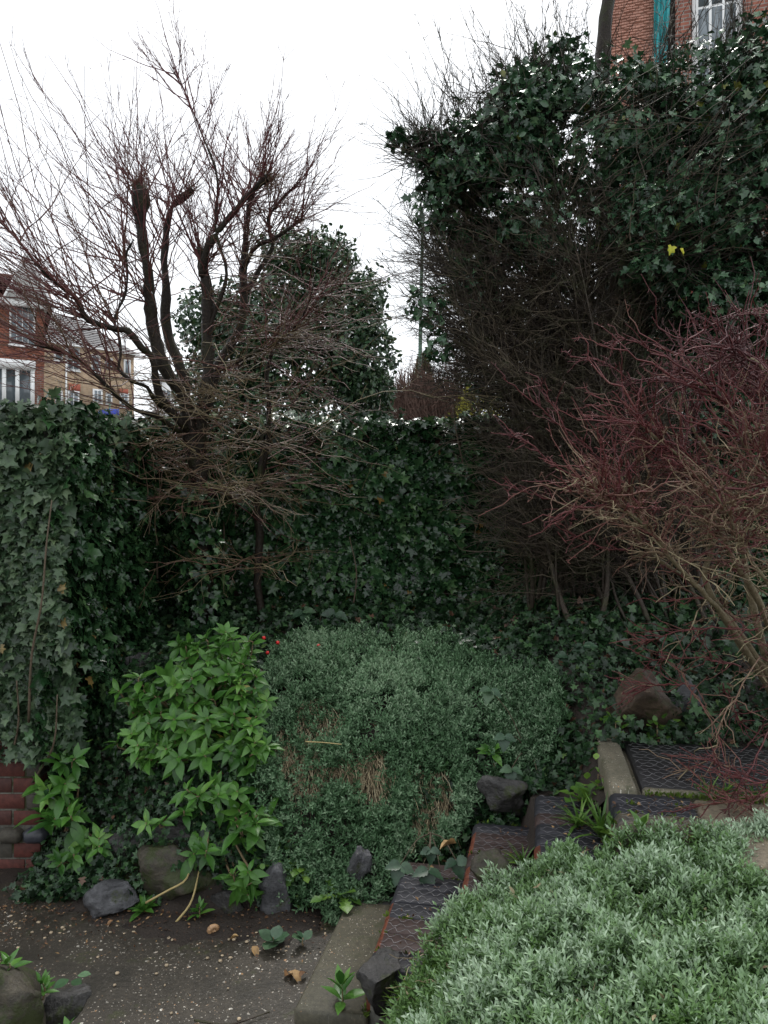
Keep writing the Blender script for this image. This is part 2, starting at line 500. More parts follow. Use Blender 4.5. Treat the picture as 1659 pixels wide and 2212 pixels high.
def concrete_mat(name, base, dark, pebbles=1.0, pscale=95, rough=0.55, moss=0.0):
    """concrete with the aggregate showing: voronoi stones of several colours"""
    m, N, L, B = new_mat(name)
    p = gpos(N)
    n1 = tex(N, L, 'Noise', 3.4, p, 8, 0.7); n2 = tex(N, L, 'Noise', 55, p, 6, 0.75)
    r1 = ramp(N, [(0.35, dark), (0.65, base)]); L.new(n1.outputs[0], r1.inputs[0])
    r2 = ramp(N, [(0.25, (0.45, 0.45, 0.45)), (0.75, (1.5, 1.5, 1.5))]); L.new(n2.outputs[0], r2.inputs[0])
    c = mix(N, L, 1.0, r1.outputs[0], r2.outputs[0], 'MULTIPLY')
    hgt = n2.outputs[0]
    for sc, thr, cols in ((pscale, 0.60, [(0.0, (0.05, 0.035, 0.025)), (0.45, (0.13, 0.10, 0.07)), (0.7, (0.30, 0.25, 0.18)), (0.85, (0.34, 0.17, 0.06)), (0.95, (0.6, 0.56, 0.48))]),
                          (pscale * 0.58, 0.72, [(0.0, (0.10, 0.075, 0.055)), (0.45, (0.26, 0.21, 0.15)), (0.7, (0.38, 0.17, 0.05)), (0.9, (0.62, 0.57, 0.48))]),
                          (pscale * 0.34, 0.88, [(0.0, (0.16, 0.12, 0.09)), (0.5, (0.34, 0.27, 0.19)), (0.75, (0.40, 0.19, 0.06)), (0.95, (0.66, 0.62, 0.54))])):
        if pebbles <= 0: break
        v = tex(N, L, 'Voronoi', sc, p)
        v.voronoi_dimensions = '2D'
        v.inputs['Randomness'].default_value = 1.0
        sep = N.new('ShaderNodeSeparateColor'); L.new(v.outputs['Color'], sep.inputs[0])
        cr = ramp(N, cols); L.new(sep.outputs[0], cr.inputs[0])
        g = N.new('ShaderNodeMath'); g.operation = 'GREATER_THAN'; g.inputs[1].default_value = 1 - (1 - thr) * pebbles
        L.new(sep.outputs[1], g.inputs[0])
        d = N.new('ShaderNodeMath'); d.operation = 'LESS_THAN'; d.inputs[1].default_value = 0.40
        L.new(v.outputs['Distance'], d.inputs[0])
        mk = N.new('ShaderNodeMath'); mk.operation = 'MULTIPLY'
        L.new(g.outputs[0], mk.inputs[0]); L.new(d.outputs[0], mk.inputs[1])
        # patches where the cement skin still covers the stones
        pt = ramp(N, [(0.42, (0.05, 0.05, 0.05)), (0.56, (1, 1, 1))]); L.new(n1.outputs[0], pt.inputs[0])
        mk2 = N.new('ShaderNodeMath'); mk2.operation = 'MULTIPLY'
        L.new(mk.outputs[0], mk2.inputs[0]); L.new(pt.outputs[0], mk2.inputs[1])
        c = mix(N, L, mk2.outputs[0], c, cr.outputs[0])
    if moss:
        n3 = tex(N, L, 'Noise', 6, p, 8, 0.75)
        r3 = ramp(N, [(0.62 - 0.2 * moss, (0, 0, 0)), (0.72 - 0.2 * moss, (1, 1, 1))]); L.new(n3.outputs[0], r3.inputs[0])
        c = mix(N, L, r3.outputs[0], c, (0.045, 0.050, 0.018))
    L.new(c, B.inputs['Base Color'])
    rr = N.new('ShaderNodeMapRange'); rr.inputs[3].default_value = rough - 0.2; rr.inputs[4].default_value = rough + 0.25
    L.new(n1.outputs[0], rr.inputs[0]); L.new(rr.outputs[0], B.inputs['Roughness'])
    bump(N, L, B, hgt, 0.5, 0.006)
    return m


concrete_mat('patio_concrete', (0.064, 0.053, 0.040), (0.032, 0.028, 0.022), 1.45, 60, 0.42, 0.2)
concrete_mat('slab_concrete', (0.088, 0.078, 0.050), (0.060, 0.055, 0.036), 0.10, 120, 0.6, 0.5)
concrete_mat('kerb_concrete', (0.17, 0.15, 0.105), (0.105, 0.095, 0.065), 0.35, 130, 0.65, 0.4)
concrete_mat('path_concrete', (0.27, 0.22, 0.15), (0.17, 0.14, 0.10), 1.0, 110, 0.65, 0.2)
concrete_mat('mortar', (0.20, 0.19, 0.16), (0.10, 0.10, 0.085), 0.0, 120, 0.8, 0.6)


def rock_mat(name, a, b, c, moss=0.0, sheen=0.5):
    m, N, L, B = new_mat(name)
    tc = N.new('ShaderNodeTexCoord').outputs['Object']
    n1 = tex(N, L, 'Noise', 9, tc, 8, 0.65, (1, 1, 2.5)); n2 = tex(N, L, 'Noise', 60, tc, 6, 0.7)
    r1 = ramp(N, [(0.3, a), (0.52, b), (0.72, c)]); L.new(n1.outputs[0], r1.inputs[0])
    r2 = ramp(N, [(0.3, (0.6, 0.6, 0.6)), (0.7, (1.3, 1.3, 1.3))]); L.new(n2.outputs[0], r2.inputs[0])
    cc = mix(N, L, 1.0, r1.outputs[0], r2.outputs[0], 'MULTIPLY')
    if moss:
        n3 = tex(N, L, 'Noise', 11, tc, 6, 0.7)
        r3 = ramp(N, [(0.60 - 0.25 * moss, (0, 0, 0)), (0.70 - 0.25 * moss, (1, 1, 1))]); L.new(n3.outputs[0], r3.inputs[0])
        cc = mix(N, L, r3.outputs[0], cc, (0.034, 0.044, 0.010))
    L.new(cc, B.inputs['Base Color'])
    B.inputs['Roughness'].default_value = sheen
    ad = N.new('ShaderNodeMath'); ad.operation = 'ADD'
    L.new(n1.outputs[0], ad.inputs[0]); L.new(n2.outputs[0], ad.inputs[1])
    bump(N, L, B, ad.outputs[0], 0.7, 0.012)
    return m


rock_mat('rock_slate', (0.035, 0.035, 0.038), (0.075, 0.075, 0.080), (0.15, 0.15, 0.155), 0.15, 0.42)
rock_mat('rock_dark', (0.020, 0.019, 0.018), (0.045, 0.042, 0.040), (0.085, 0.08, 0.075), 0.25, 0.45)
rock_mat('rock_mossy', (0.022, 0.019, 0.014), (0.050, 0.042, 0.028), (0.10, 0.085, 0.058), 0.5, 0.6)
rock_mat('rock_brown', (0.038, 0.025, 0.017), (0.075, 0.050, 0.034), (0.135, 0.098, 0.066), 0.2, 0.55)
rock_mat('rock_pale', (0.14, 0.13, 0.13), (0.24, 0.23, 0.23), (0.36, 0.35, 0.35), 0.05, 0.5)


def plain(name, c, rough=0.6, spec=0.4, metal=0.0, var=0.25, scale=20, c2=None):
    m, N, L, B = new_mat(name)
    n1 = tex(N, L, 'Noise', scale, gpos(N), 6, 0.65)
    r1 = ramp(N, [(0.3, tuple(x * (1 - var) for x in c)), (0.7, c2 or tuple(min(1, x * (1 + var)) for x in c))])
    L.new(n1.outputs[0], r1.inputs[0]); L.new(r1.outputs[0], B.inputs['Base Color'])
    B.inputs['Roughness'].default_value = rough
    B.inputs['Specular IOR Level'].default_value = spec
    B.inputs['Metallic'].default_value = metal
    bump(N, L, B, n1.outputs[0], 0.25, 0.004)
    return m


plain('brick_red', (0.095, 0.028, 0.021), 0.7, 0.4, 0, 0.4, 35)
plain('brick_grey', (0.062, 0.055, 0.043), 0.75, 0.4, 0, 0.4, 35)
plain('brick_maroon', (0.070, 0.026, 0.021), 0.65, 0.4, 0, 0.4, 35)
plain('brick_blue', (0.040, 0.042, 0.052), 0.42, 0.5, 0, 0.4, 40)
plain('tread_blue', (0.024, 0.024, 0.030), 0.58, 0.35, 0, 0.45, 45)
plain('tread_brown', (0.046, 0.028, 0.025), 0.6, 0.35, 0, 0.45, 45)
plain('tread_worn', (0.060, 0.058, 0.060), 0.5, 0.5, 0, 0.5, 25, (0.17, 0.14, 0.09))
plain('nosing_orange', (0.13, 0.038, 0.020), 0.55, 0.4, 0, 0.65, 30)
plain('panel_black', (0.018, 0.017, 0.018), 0.5, 0.4, 0, 0.35, 40)
plain('wire', (0.20, 0.195, 0.20), 0.42, 0.5, 0.4, 0.8, 40)
plain('berry', (0.65, 0.02, 0.02), 0.35, 0.5, 0, 0.1)
plain('pebble', (0.42, 0.33, 0.22), 0.5, 0.4, 0, 0.5, 22)
plain('shell', (0.42, 0.25, 0.13), 0.35, 0.5, 0, 0.4, 60)
plain('white_paint', (0.84, 0.84, 0.83), 0.5, 0.4, 0, 0.04, 2)
plain('glass_pane', (0.16, 0.19, 0.21), 0.12, 0.6, 0, 0.35, 0.8)
plain('red_lintel', (0.42, 0.13, 0.09), 0.8, 0.2, 0, 0.15, 4)


def brick_mat(name, c1, c2, mortar, scale):
    m, N, L, B = new_mat(name)
    tc = N.new('ShaderNodeTexCoord').outputs['Object']
    mp = N.new('ShaderNodeMapping'); mp.inputs['Rotation'].default_value = (R(90), 0, 0); L.new(tc, mp.inputs[0])
    b = N.new('ShaderNodeTexBrick'); L.new(mp.outputs[0], b.inputs['Vector'])
    b.inputs['Color1'].default_value = (*c1, 1); b.inputs['Color2'].default_value = (*c2, 1); b.inputs['Mortar'].default_value = (*mortar, 1)
    b.inputs['Scale'].default_value = 1.0; b.inputs['Brick Width'].default_value = 0.225 * scale; b.inputs['Row Height'].default_value = 0.075 * scale; b.inputs['Mortar Size'].default_value = 0.010 * scale
    n1 = tex(N, L, 'Noise', 1.3, tc, 6, 0.7); r = ramp(N, [(0.3, (0.6, 0.6, 0.6)), (0.7, (1.25, 1.25, 1.25))]); L.new(n1.outputs[0], r.inputs[0])
    L.new(mix(N, L, 1.0, b.outputs[0], r.outputs[0], 'MULTIPLY'), B.inputs['Base Color']); B.inputs['Roughness'].default_value = 0.85
    bump(N, L, B, b.outputs[1], -0.4, 0.01)
    return m


brick_mat('tan_brick', (0.40, 0.26, 0.14), (0.48, 0.33, 0.20), (0.35, 0.31, 0.26), 1.0)
brick_mat('house_brick', (0.20, 0.062, 0.040), (0.30, 0.10, 0.062), (0.26, 0.22, 0.19), 1.0)
plain('slate_roof', (0.095, 0.095, 0.105), 0.6, 0.4, 0, 0.2, 3)
plain('brown_tile', (0.13, 0.065, 0.050), 0.7, 0.3, 0, 0.3, 3)
plain('red_tile', (0.30, 0.115, 0.075), 0.75, 0.3, 0, 0.3, 5)
plain('pink_tile', (0.60, 0.32, 0.245), 0.75, 0.3, 0, 0.22, 3)
plain('shadow_board', (0.035, 0.028, 0.025), 0.7, 0.3, 0, 0.3, 5)
plain('teal_sheet', (0.035, 0.36, 0.38), 0.45, 0.5, 0, 0.25, 3)
plain('blue_paint', (0.03, 0.06, 0.42), 0.4, 0.5, 0, 0.1, 3)
plain('lamp_green', (0.085, 0.16, 0.11), 0.5, 0.4, 0, 0.1, 5)
plain('hedge_brown', (0.12, 0.075, 0.06), 0.8, 0.2, 0, 0.4, 2)
m, N, L, B = new_mat('water_drop')
B.inputs['Base Color'].default_value = (0.9, 0.93, 0.95, 1); B.inputs['Roughness'].default_value = 0.03
B.inputs['Transmission Weight'].default_value = 0.6; B.inputs['IOR'].default_value = 1.33
M = MAT


# ------------------------------------------------------------------ terrain
def nz(x, y, s=1.0, o=0.0):
    return mnoise.noise(Vector((x * s + o, y * s - o, o * 0.37)))


BANK_T = [0.0, 0.10, 0.35, 0.60, 1.0, 1.8, 3.2]
BANK_H = [0.0, 0.16, 0.50, 0.68, 0.83, 0.98, 1.02]


def step_z(x, y):
    xs = x - 0.19 * (y - 3.2)
    return float(np.interp(xs, [-0.20, -0.02, 0.0, 0.07, 0.10, 0.34, 0.37, 0.58, 0.61, 0.80, 0.86, 3], [0, 0.03, 0.06, 0.10, 0.19, 0.21, 0.33, 0.35, 0.49, 0.51, 0.66, 0.67]))


def bank_h(x, y):
    t = y - float(np.interp(x, [-1.62, -1.5, -1.25, -0.9], [3.64, 3.56, 3.42, 3.22])) - 0.05 * nz(x, 0, 2.3, 4)
    b = float(np.interp(t, BANK_T, BANK_H))
    b += 0.035 * nz(x, y, 3.1, 7) + 0.02 * nz(x, y, 9, 2)
    z0 = step_z(x, y) - 0.02
    if x > 0.7:                                  # behind the landing the bank is a low slope
        b2 = 0.66 + 0.36 * max(0, t - 0.10) if t > 0.1 else 0.60
        k = min(1, (x - 0.7) / 0.25)
        b = b * (1 - k) + min(b2, 1.06) * k
    if t <= 0 and x < -0.24: return 0.020 + 0.11 * t + 0.030 * nz(x, y, 6.0, 3) + 0.012 * nz(x, y, 20.0, 3)
    return max(b, z0) if t > 0 else z0 - 0.04


def bed_h(x, y):
    base = float(np.interp(x, [-0.04, 0.0, 0.04, 0.12, 0.25, 0.40, 0.60, 0.80, 1.2, 2.2], [0.02, 0.10, 0.17, 0.27, 0.37, 0.46, 0.53, 0.57, 0.58, 0.60]))
    base -= 0.10 * max(0, 2.2 - y) * 0.8
    back = float(np.interp(y - 0.10 * x, [2.28, 2.44, 2.6], [1, 0.94, 0.55]))
    base = base * back + 0.03 * nz(x, y, 3.0, 1) + 0.02 * nz(x, y, 8.0, 5)
    return base


def grid(name, x0, x1, y0, y1, step, fn, mat):
    xs = np.arange(x0, x1 + step / 2, step); ys = np.arange(y0, y1 + step / 2, step)
    V = np.array([[x, y, fn(x, y)] for y in ys for x in xs])
    nx = len(xs)
    i = (np.arange(len(ys) - 1)[:, None] * nx + np.arange(nx - 1)[None]).ravel()
    Fq = np.stack([i, i + 1, i + nx + 1, i + nx], -1)
    o = obj(name, make_mesh(name, V, Fq, mat, None, True))
    o['kind'] = 'structure'
    return o


def terrain(x, y):
    if y < 6: return -0.12
    return 0.9 + 0.135 * (min(y, 70) - 6) if y > 6.2 else 0.4


xs = np.array([-500, -150, -60, -30, -12, -5, 0, 5, 12, 30, 60, 150, 500.]); ys = np.array([-300, -60, -10, -2, 5.95, 6.25, 12, 20, 30, 45, 60, 70, 120, 300, 900.])
V = np.array([[x, y, terrain(x, y)] for y in ys for x in xs]); nx = len(xs)
i = (np.arange(len(ys) - 1)[:, None] * nx + np.arange(nx - 1)[None]).ravel()
tag(obj('ground', make_mesh('ground', V, np.stack([i, i + 1, i + nx + 1, i + nx], -1), M['street'])), kind='structure')
grid('patio', -3.2, 0.5, 0.2, 3.8, 0.06, lambda x, y: 0.008 * nz(x, y, 1.3, 3) + 0.003 * nz(x, y, 14, 3), M['patio_concrete'])
grid('garden_bank', -2.9, 3.4, 2.86, 6.4, 0.04, bank_h, M['soil'])
grid('raised_bed', -0.04, 2.6, 0.9, 2.62, 0.04, bed_h, M['soil'])

# ------------------------------------------------------------------ garden steps, landing, path
A_S = R(11)
EX = np.array([math.cos(A_S), -math.sin(A_S), 0]); EY = np.array([math.sin(A_S), math.cos(A_S), 0]); EZ = np.array([0, 0, 1.0])


def to_frame(V, o):
    V = np.asarray(V)
    return np.array(o) + V[:, 0:1] * EX + V[:, 1:2] * EY + V[:, 2:3] * EZ


def fbox(name, o, dx, dy, z0, z1, mat, parent, bev=0.006, rough=0.0, seed=0):
    V, Fq = box_arr(dx[0], dx[1], dy[0], dy[1], z0, z1, bev)
    if rough:
        for k in range(len(V)):
            V[k] += np.array([nz(V[k][0] * 9 + seed, V[k][1] * 9 + V[k][2] * 7, 1, q) for q in (1, 2, 3)]) * rough
    return obj(name, make_mesh(name, rel(to_frame(V, o), parent), Fq, mat), parent)


steps = thing('garden_steps', 'narrow garden steps of dark bricks under wire mesh climbing beside the bank', 'steps', (0.05, 2.8, 0))


def tread_brick(o, x0, x1, y0, y1, zt, mats, parent, seed):
    """tread brick with a worn rounded nosing in the colour of the raw clay"""
    g = np.random.default_rng(seed)
    b = 0.004; h = 0.068
    nose = 0.016 + 0.008 * g.random(); zt = zt + g.normal() * 0.0012
    prof = [(x0, zt - h), (x0, zt - 0.020), (x0 + 0.007, zt - 0.008), (x0 + nose, zt), (x1 - b, zt), (x1, zt - b), (x1, zt - h)]
    V = []
    for (yy, s) in ((y0, 0.003), (y0 + 0.004, 0), (y1 - 0.004, 0), (y1, 0.003)):
        for (px, pz) in prof: V.append((px + (s if px < (x0 + x1) / 2 else -s), yy, pz - s))
    k = len(prof); Fq, mi = [], []
    for r in range(3):
        for i in range(k - 1):
            Fq.append([r * k + i, r * k + i + 1, (r + 1) * k + i + 1, (r + 1) * k + i]); mi.append(1 if i < 3 else 0)
    ends = [[i for i in range(k)][::-1], [3 * k + i for i in range(k)]]
    me = make_mesh('brick', rel(to_frame(np.array(V), o), parent), [np.array(Fq)[:, ::-1], np.array(ends)[:, ::-1]], None, mats=mats, midx=mi + [0, 0])
    return obj('brick', me, parent)


def wire_mesh(o, x0, x1, y0, y1, z, parent, pitch=0.034):
    """chicken wire laid flat: zigzag strands that meet their neighbours in short twists"""
    a = Acc()
    g = np.random.default_rng(int(abs(x0 * 997 + z * 131 + y0 * 77)) + 5)
    rows = int((y1 - y0) / pitch)
    n = int((x1 - x0) / (pitch * 0.30))
    n -= n % 4
    for r in range(rows):
        pts = []
        for i in range(n + 1):
            q = (i + 2 * (r % 2)) % 4
            off = (0.0, 0.0, 0.5, 0.5)[q] if True else 0
            pts.append((x0 + (x1 - x0) * i / n, y0 + pitch * (r + 0.2 + off * 0.98) + g.normal() * 0.0012, z + 0.0015 + abs(g.normal()) * 0.0022))
        W = to_frame(np.array(pts), o)
        tubes(a, W[None], [0.0008], [0.0008], 3, 0.5)
    ob = a.build('wire_mesh', M['wire'], parent, kind='stuff')
    return ob


# first tread: a smooth concrete slab
o1 = np.array([-0.285, 2.47, 0])
fbox('slab', o1, (0, 0.235), (0, 0.70), -0.02, 0.08, M['slab_concrete'], steps, 0.010, 0.012)
fbox('slab', o1, (0.005, 0.20), (0.703, 0.80), -0.02, 0.074, M['rock_dark'], steps, 0.010, 0.012, 3)
specs = [((-0.060, 2.45, 0), 0.76, 0.34, 0.22, ['tread_blue', 'tread_brown', 'tread_brown', 'tread_blue', 'tread_blue', 'tread_blue', 'tread_brown'], [0, 1, 1, 1, 0, 0, 0]),
         ((0.243, 2.55, 0), 0.70, 0.34, 0.37, ['tread_brown', 'tread_brown', 'tread_brown', 'tread_brown', 'tread_brown', 'tread_brown', 'tread_blue'], [1, 1, 1, 0, 1, 1, 0]),
         ((0.505, 2.58, 0), 0.57, 0.32, 0.52, ['tread_blue', 'tread_blue', 'tread_blue', 'tread_brown', 'tread_blue', 'tread_blue'], [1, 0, 0, 0, 0, 0]),
         ((0.735, 2.40, 0), 0.35, 0.27, 0.67, ['tread_worn', 'tread_worn', 'tread_blue', 'tread_blue'], [0, 0, 0, 0])]
for k, (o, ln, dp, zt, ms, ns) in enumerate(specs):
    fbox('step_core', np.array(o), (0.012, dp - 0.01), (0.004, ln - 0.004), -0.05, zt - 0.062, M['mortar'], steps, 0.004)
    fbox('mortar_bed', np.array(o), (0.034, dp - 0.006), (0.008, ln - 0.008), zt - 0.058, zt - 0.0105, M['mortar'], steps, 0.002)
    nb = len(ms); pw = ln / nb
    for i in range(nb):
        tread_brick(np.array(o), 0 + rng.normal() * 0.002, dp, i * pw + 0.0025, (i + 1) * pw - 0.0025, zt, [M[ms[i]], M['nosing_orange'] if ns[i] else M[ms[i]]], steps, k * 20 + i)
    # riser bricks below each nosing, one course
    for i in range(nb):
        fbox('brick', np.array(o), (0.004 + rng.random() * 0.004, 0.09), (i * pw + 0.005, (i + 1) * pw - 0.005), max(-0.04, zt - 0.145), zt - 0.078, M['tread_brown' if (i + k) % 3 else 'nosing_orange'], steps, 0.004, 0.004, i)
    wire_mesh(np.array(o), 0.02, dp, 0.01, ln - 0.01, zt + 0.002, steps)

# landing
path = thing('landing', 'concrete landing with a kerb round a black wired panel above the steps', 'landing', (1.4, 2.9, 0))
oL = np.array([0.735, 2.40, 0])
fbox('landing_slab', oL, (0.275, 2.1), (-0.15, 0.345), -0.05, 0.668, M['path_concrete'], path, 0.012, 0.010, 2)
fbox('landing_base', oL, (0.02, 2.1), (0.352, 1.02), -0.05, 0.645, M['kerb_concrete'], path, 0.006)
fbox('kerb', oL, (0.0, 0.100), (0.354, 1.02), 0.40, 0.690, M['kerb_concrete'], path, 0.012, 0.008, 5)
fbox('kerb', oL, (0.117, 2.1), (0.354, 0.400), 0.50, 0.684, M['kerb_concrete'], path, 0.010, 0.006, 6)
fbox('panel', oL, (0.119, 2.1), (0.408, 1.0), 0.60, 0.674, M['panel_black'], path, 0.004, 0.004, 7)
wire_mesh(oL, 0.13, 2.0, 0.415, 0.98, 0.677, path, 0.036)
# foot of the bed beside the first tread
fb = obj('concrete_block', make_mesh('concrete_block', to_frame(np.array(box_arr(-0.01, 0.36, -0.24, 0.15, -0.02, 0.085, 0.012)[0]), (-0.16, 2.02, 0)), box_arr(-0.01, 0.36, -0.24, 0.15, -0.02, 0.085, 0.012)[1], M['path_concrete']))
tag(fb, 'low pale concrete block at the foot of the silver bed by the patio', 'block')

# ------------------------------------------------------------------ brick pier and boundary wall
pier = thing('brick_pier', 'old red brick pier end rising from the bank beneath pale ivy', 'brick pier', (-2.0, 3.75, 0))
PX, PY = -1.605, 3.60


def pbox(name, x0, x1, y0, y1, z0, z1, mat, bev=0.005, rough=0.004, seed=0):
    V, Fq = box_arr(x0, x1, y0, y1, z0, z1, bev)
    for k in range(len(V)): V[k] += np.array([nz(V[k][0] * 31 + seed, V[k][1] * 23 + V[k][2] * 29, 1, q) for q in (1, 2, 3)]) * rough
    return obj(name, make_mesh(name, rel(V, pier), Fq, mat), pier)


pbox('core', -2.7, PX - 0.004, PY + 0.0035, 5.3, -0.05, 2.05, M['mortar'], 0.004, 0)
z = -0.02; row = 0
while z < 1.15:
    h = 0.066
    if row in (2,):                                             # projecting plinth course of rounded blue bricks
        x = PX + 0.035
        while x > -2.5:
            w = 0.105; pbox('plinth_brick', x - w, x, PY - 0.045, PY + 0.10, z, z + h, M['brick_blue' if rng.random() < 0.7 else 'brick_grey'], 0.018, 0.006, x * 9); x -= w + 0.009
    else:
        x = PX; head = row % 2 == 0; first = True
        while x > -2.5:
            w = 0.065 if head else 0.125
            r = rng.random()
            mm = 'brick_red' if r < 0.62 else ('brick_maroon' if r < 0.85 else 'brick_grey')
            pbox('brick', x - w, x, PY - rng.random() * 0.005, PY + 0.10, z, z + h, M[mm], 0.0016, 0.0025, x * 7 + row)
            x -= w + 0.010; first = False
            if row % 2 == 0: head = not head
    # returns along the garden side, below the ivy
    y = PY + 0.115
    while y < 4.3 and row != 2:
        pbox('brick', PX - 0.10, PX - 0.001, y, y + 0.205, z, z + h, M['brick_maroon'], 0.004, 0.004, y * 5 + row); y += 0.215
    z += 0.076; row += 1

wall = thing('garden_wall', 'low boundary wall along the back of the garden buried in dark ivy', 'wall', (0, 5.3, 0.8))
for (x0, x1) in ((-2.69, -0.9), (-0.897, 0.9), (0.903, 3.4)):
    Vb, Fb = box_arr(x0, x1, 5.31, 5.53, 0.5, 2.17, 0.01)
    obj('wall_panel', make_mesh('wall_panel', rel(Vb, wall), Fb, M['brick_maroon']), wall)
for i in range(10):
    Vb, Fb = box_arr(-2.69 + i * 0.61, -2.69 + i * 0.61 + 0.60, 5.27, 5.57, 2.173, 2.235, 0.012)
    obj('coping_stone', make_mesh('coping_stone', rel(Vb, wall), Fb, M['rock_pale']), wall)

# ------------------------------------------------------------------ rocks
def ico(sub=3):
    import bmesh
    bm = bmesh.new(); bmesh.ops.create_icosphere(bm, subdivisions=sub, radius=1.0)
    V = np.array([v.co[:] for v in bm.verts]); Fq = np.array([[v.index for v in f.verts] for f in bm.faces]); bm.free()
    return V, Fq


ICO3, ICO4, ICO1 = ico(3), ico(4), ico(1)


def rock(name, label, c, size, mat, seed, group=None, cat='rock', cuts=11, tilt=0.0, hi=False):
    g = np.random.default_rng(seed)
    V, Fq = ICO4
    V = V.copy()
    for k in range(cuts):                                        # cleave flat facets off the lump
        n = unit(g.normal(size=3)); d = g.uniform(0.36, 0.70)
        o = V @ n - d
        V = V - np.maximum(o, 0)[:, None] * n * 0.93
    for k in range(len(V)):
        V[k] *= 1 + 0.22 * mnoise.noise(Vector(V[k] * 1.6 + seed)) + 0.13 * mnoise.noise(Vector(V[k] * 4.3 + seed)) + 0.07 * mnoise.noise(Vector(V[k] * 11 + seed))
    V = V * np.array(size)
    ct, st = math.cos(tilt), math.sin(tilt)
    V = np.stack([V[:, 0] * ct + V[:, 2] * st, V[:, 1], -V[:, 0] * st + V[:, 2] * ct], -1)
    o = obj(name, make_mesh(name, V, Fq, mat), None, c)
    return tag(o, label, cat, group)


def px(u0, u1, v0, v1, Y, dy=0.8):
    """centre and half sizes of a lump seen in that box at depth Y"""
    k = Y / F0
    return P((u0 + u1) / 2, (v0 + v1) / 2, Y), ((u1 - u0) / 2 * k * 1.5, min((u1 - u0), (v1 - v0)) / 2 * k * 1.5 * dy, (v1 - v0) / 2 * k * 1.5)


for (name, label, bx, Y, mt, sd, tl) in [
    ('slate_rock', 'pointed grey slate rock leaning at the patio edge below the moss', (205, 292, 1895, 1975), 3.24, 'rock_slate', 3, -0.5),
    ('rock', 'dark broad rock ledge above the moss under the trailing shrub', (330, 450, 1790, 1856), 3.36, 'rock_dark', 5, 0.1),
    ('mossy_rock', 'rounded rock coated in moss between slate rock and shrub stems', (300, 440, 1850, 1968), 3.30, 'rock_mossy', 8, 0.2),
    ('rock', 'wedge of dark stone lying by the seedling at the bank foot', (462, 535, 1915, 1985), 3.22, 'rock_dark', 13, 0.5),
    ('rock', 'tall dark upright stone behind the dark round leaves', (566, 640, 1895, 2000), 3.20, 'rock_slate', 17, 0.1),
    ('rock', 'smooth grey stone showing through the carpet above the slab', (748, 792, 1830, 1908), 3.21, 'rock_slate', 19, 0.2),
    ('rock', 'flat grey stone half buried in ivy above the green shrub', (270, 345, 1380, 1432), 4.30, 'rock_dark', 23, 0.1),
    ('rock', 'black stone in the hollow above the third step', (1030, 1140, 1672, 1750), 3.30, 'rock_dark', 29, 0.0),
    ('boulder', 'large brown boulder standing behind the landing kerb', (1312, 1436, 1482, 1606), 3.52, 'rock_brown', 31, 0.15),
    ('rock', 'narrow grey stone standing right beside the brown boulder', (1446, 1506, 1495, 1605), 3.54, 'rock_slate', 37, -0.1),
    ('rock', 'dark rounded stone under the corner of the silver carpet', (772, 870, 2066, 2160), 2.43, 'rock_dark', 41, 0.3),
    ('rock', 'small buff stone on the third step against the silver carpet', (1005, 1085, 1846, 1912), 2.64, 'rock_mossy', 43, 0.2),
    ('mossy_rock', 'big moss covered rock at the near edge of the patio', (-150, 145, 2085, 2320), 2.20, 'rock_mossy', 47, 0.45),
    ('rock', 'dark jagged stone wedged against the big mossy patio rock', (100, 165, 2120, 2235), 2.34, 'rock_dark', 53, 0.6),
    ('rock', 'black hollow stone low in the bank under the left shrub', (225, 330, 1790, 1880), 3.46, 'rock_dark', 59, 0.2),
]:
    c, s = px(*bx, Y)
    if Y == 4.30: c[2] -= 0.09
    if name == 'boulder': s = tuple(q * 1.4 for q in s); c[2] += 0.02
    rock(name, label, c, s, M[mt], sd, 'rockery stones along the bank' if 'stone' in label or 'rock' in label else None, tilt=tl, hi=name in ('boulder', 'mossy_rock'))

# ------------------------------------------------------------------ far background: houses, trees, lamp
def house_pt(u, v, a, b):
    """facade from a=(x,Y) to b: distance along it and height of the point seen at (u, v)"""
    k = (u - 829.5) / F0
    s = (a[1] * k - a[0]) / ((b[0] - a[0]) - (b[1] - a[1]) * k)
    Y = a[1] + (b[1] - a[1]) * s
    return s * math.hypot(b[0] - a[0], b[1] - a[1]), EYE + (1106 - v) / F0 * Y


def window(parent, x0, x1, z0, z1, y=0.0, cols=2, rows=1, fr=0.07, top=None):
    w = box('window', x0, x1, y - 0.05, y + 0.03, z0, z1, M['white_paint'], parent)
    xs = np.linspace(x0 + fr, x1 - fr, cols + 1)
    zs = [z0 + fr, z1 - fr] if rows == 1 else ([z0 + fr, z0 + (z1 - z0) * (top or 0.55), z1 - fr] if rows == 2 else list(np.linspace(z0 + fr, z1 - fr, rows + 1)))
    for i in range(cols):
        for j in range(len(zs) - 1):
            box('pane', xs[i] + fr * 0.3, xs[i + 1] - fr * 0.3, y - 0.056, y - 0.045, zs[j] + fr * 0.3, zs[j + 1] - fr * 0.3, M['glass_pane'], w)
    box('sill', x0 - 0.05, x1 + 0.05, y - 0.12, y - 0.052, z0 - 0.08, z0 - 0.003, M['white_paint'], w)
    return w


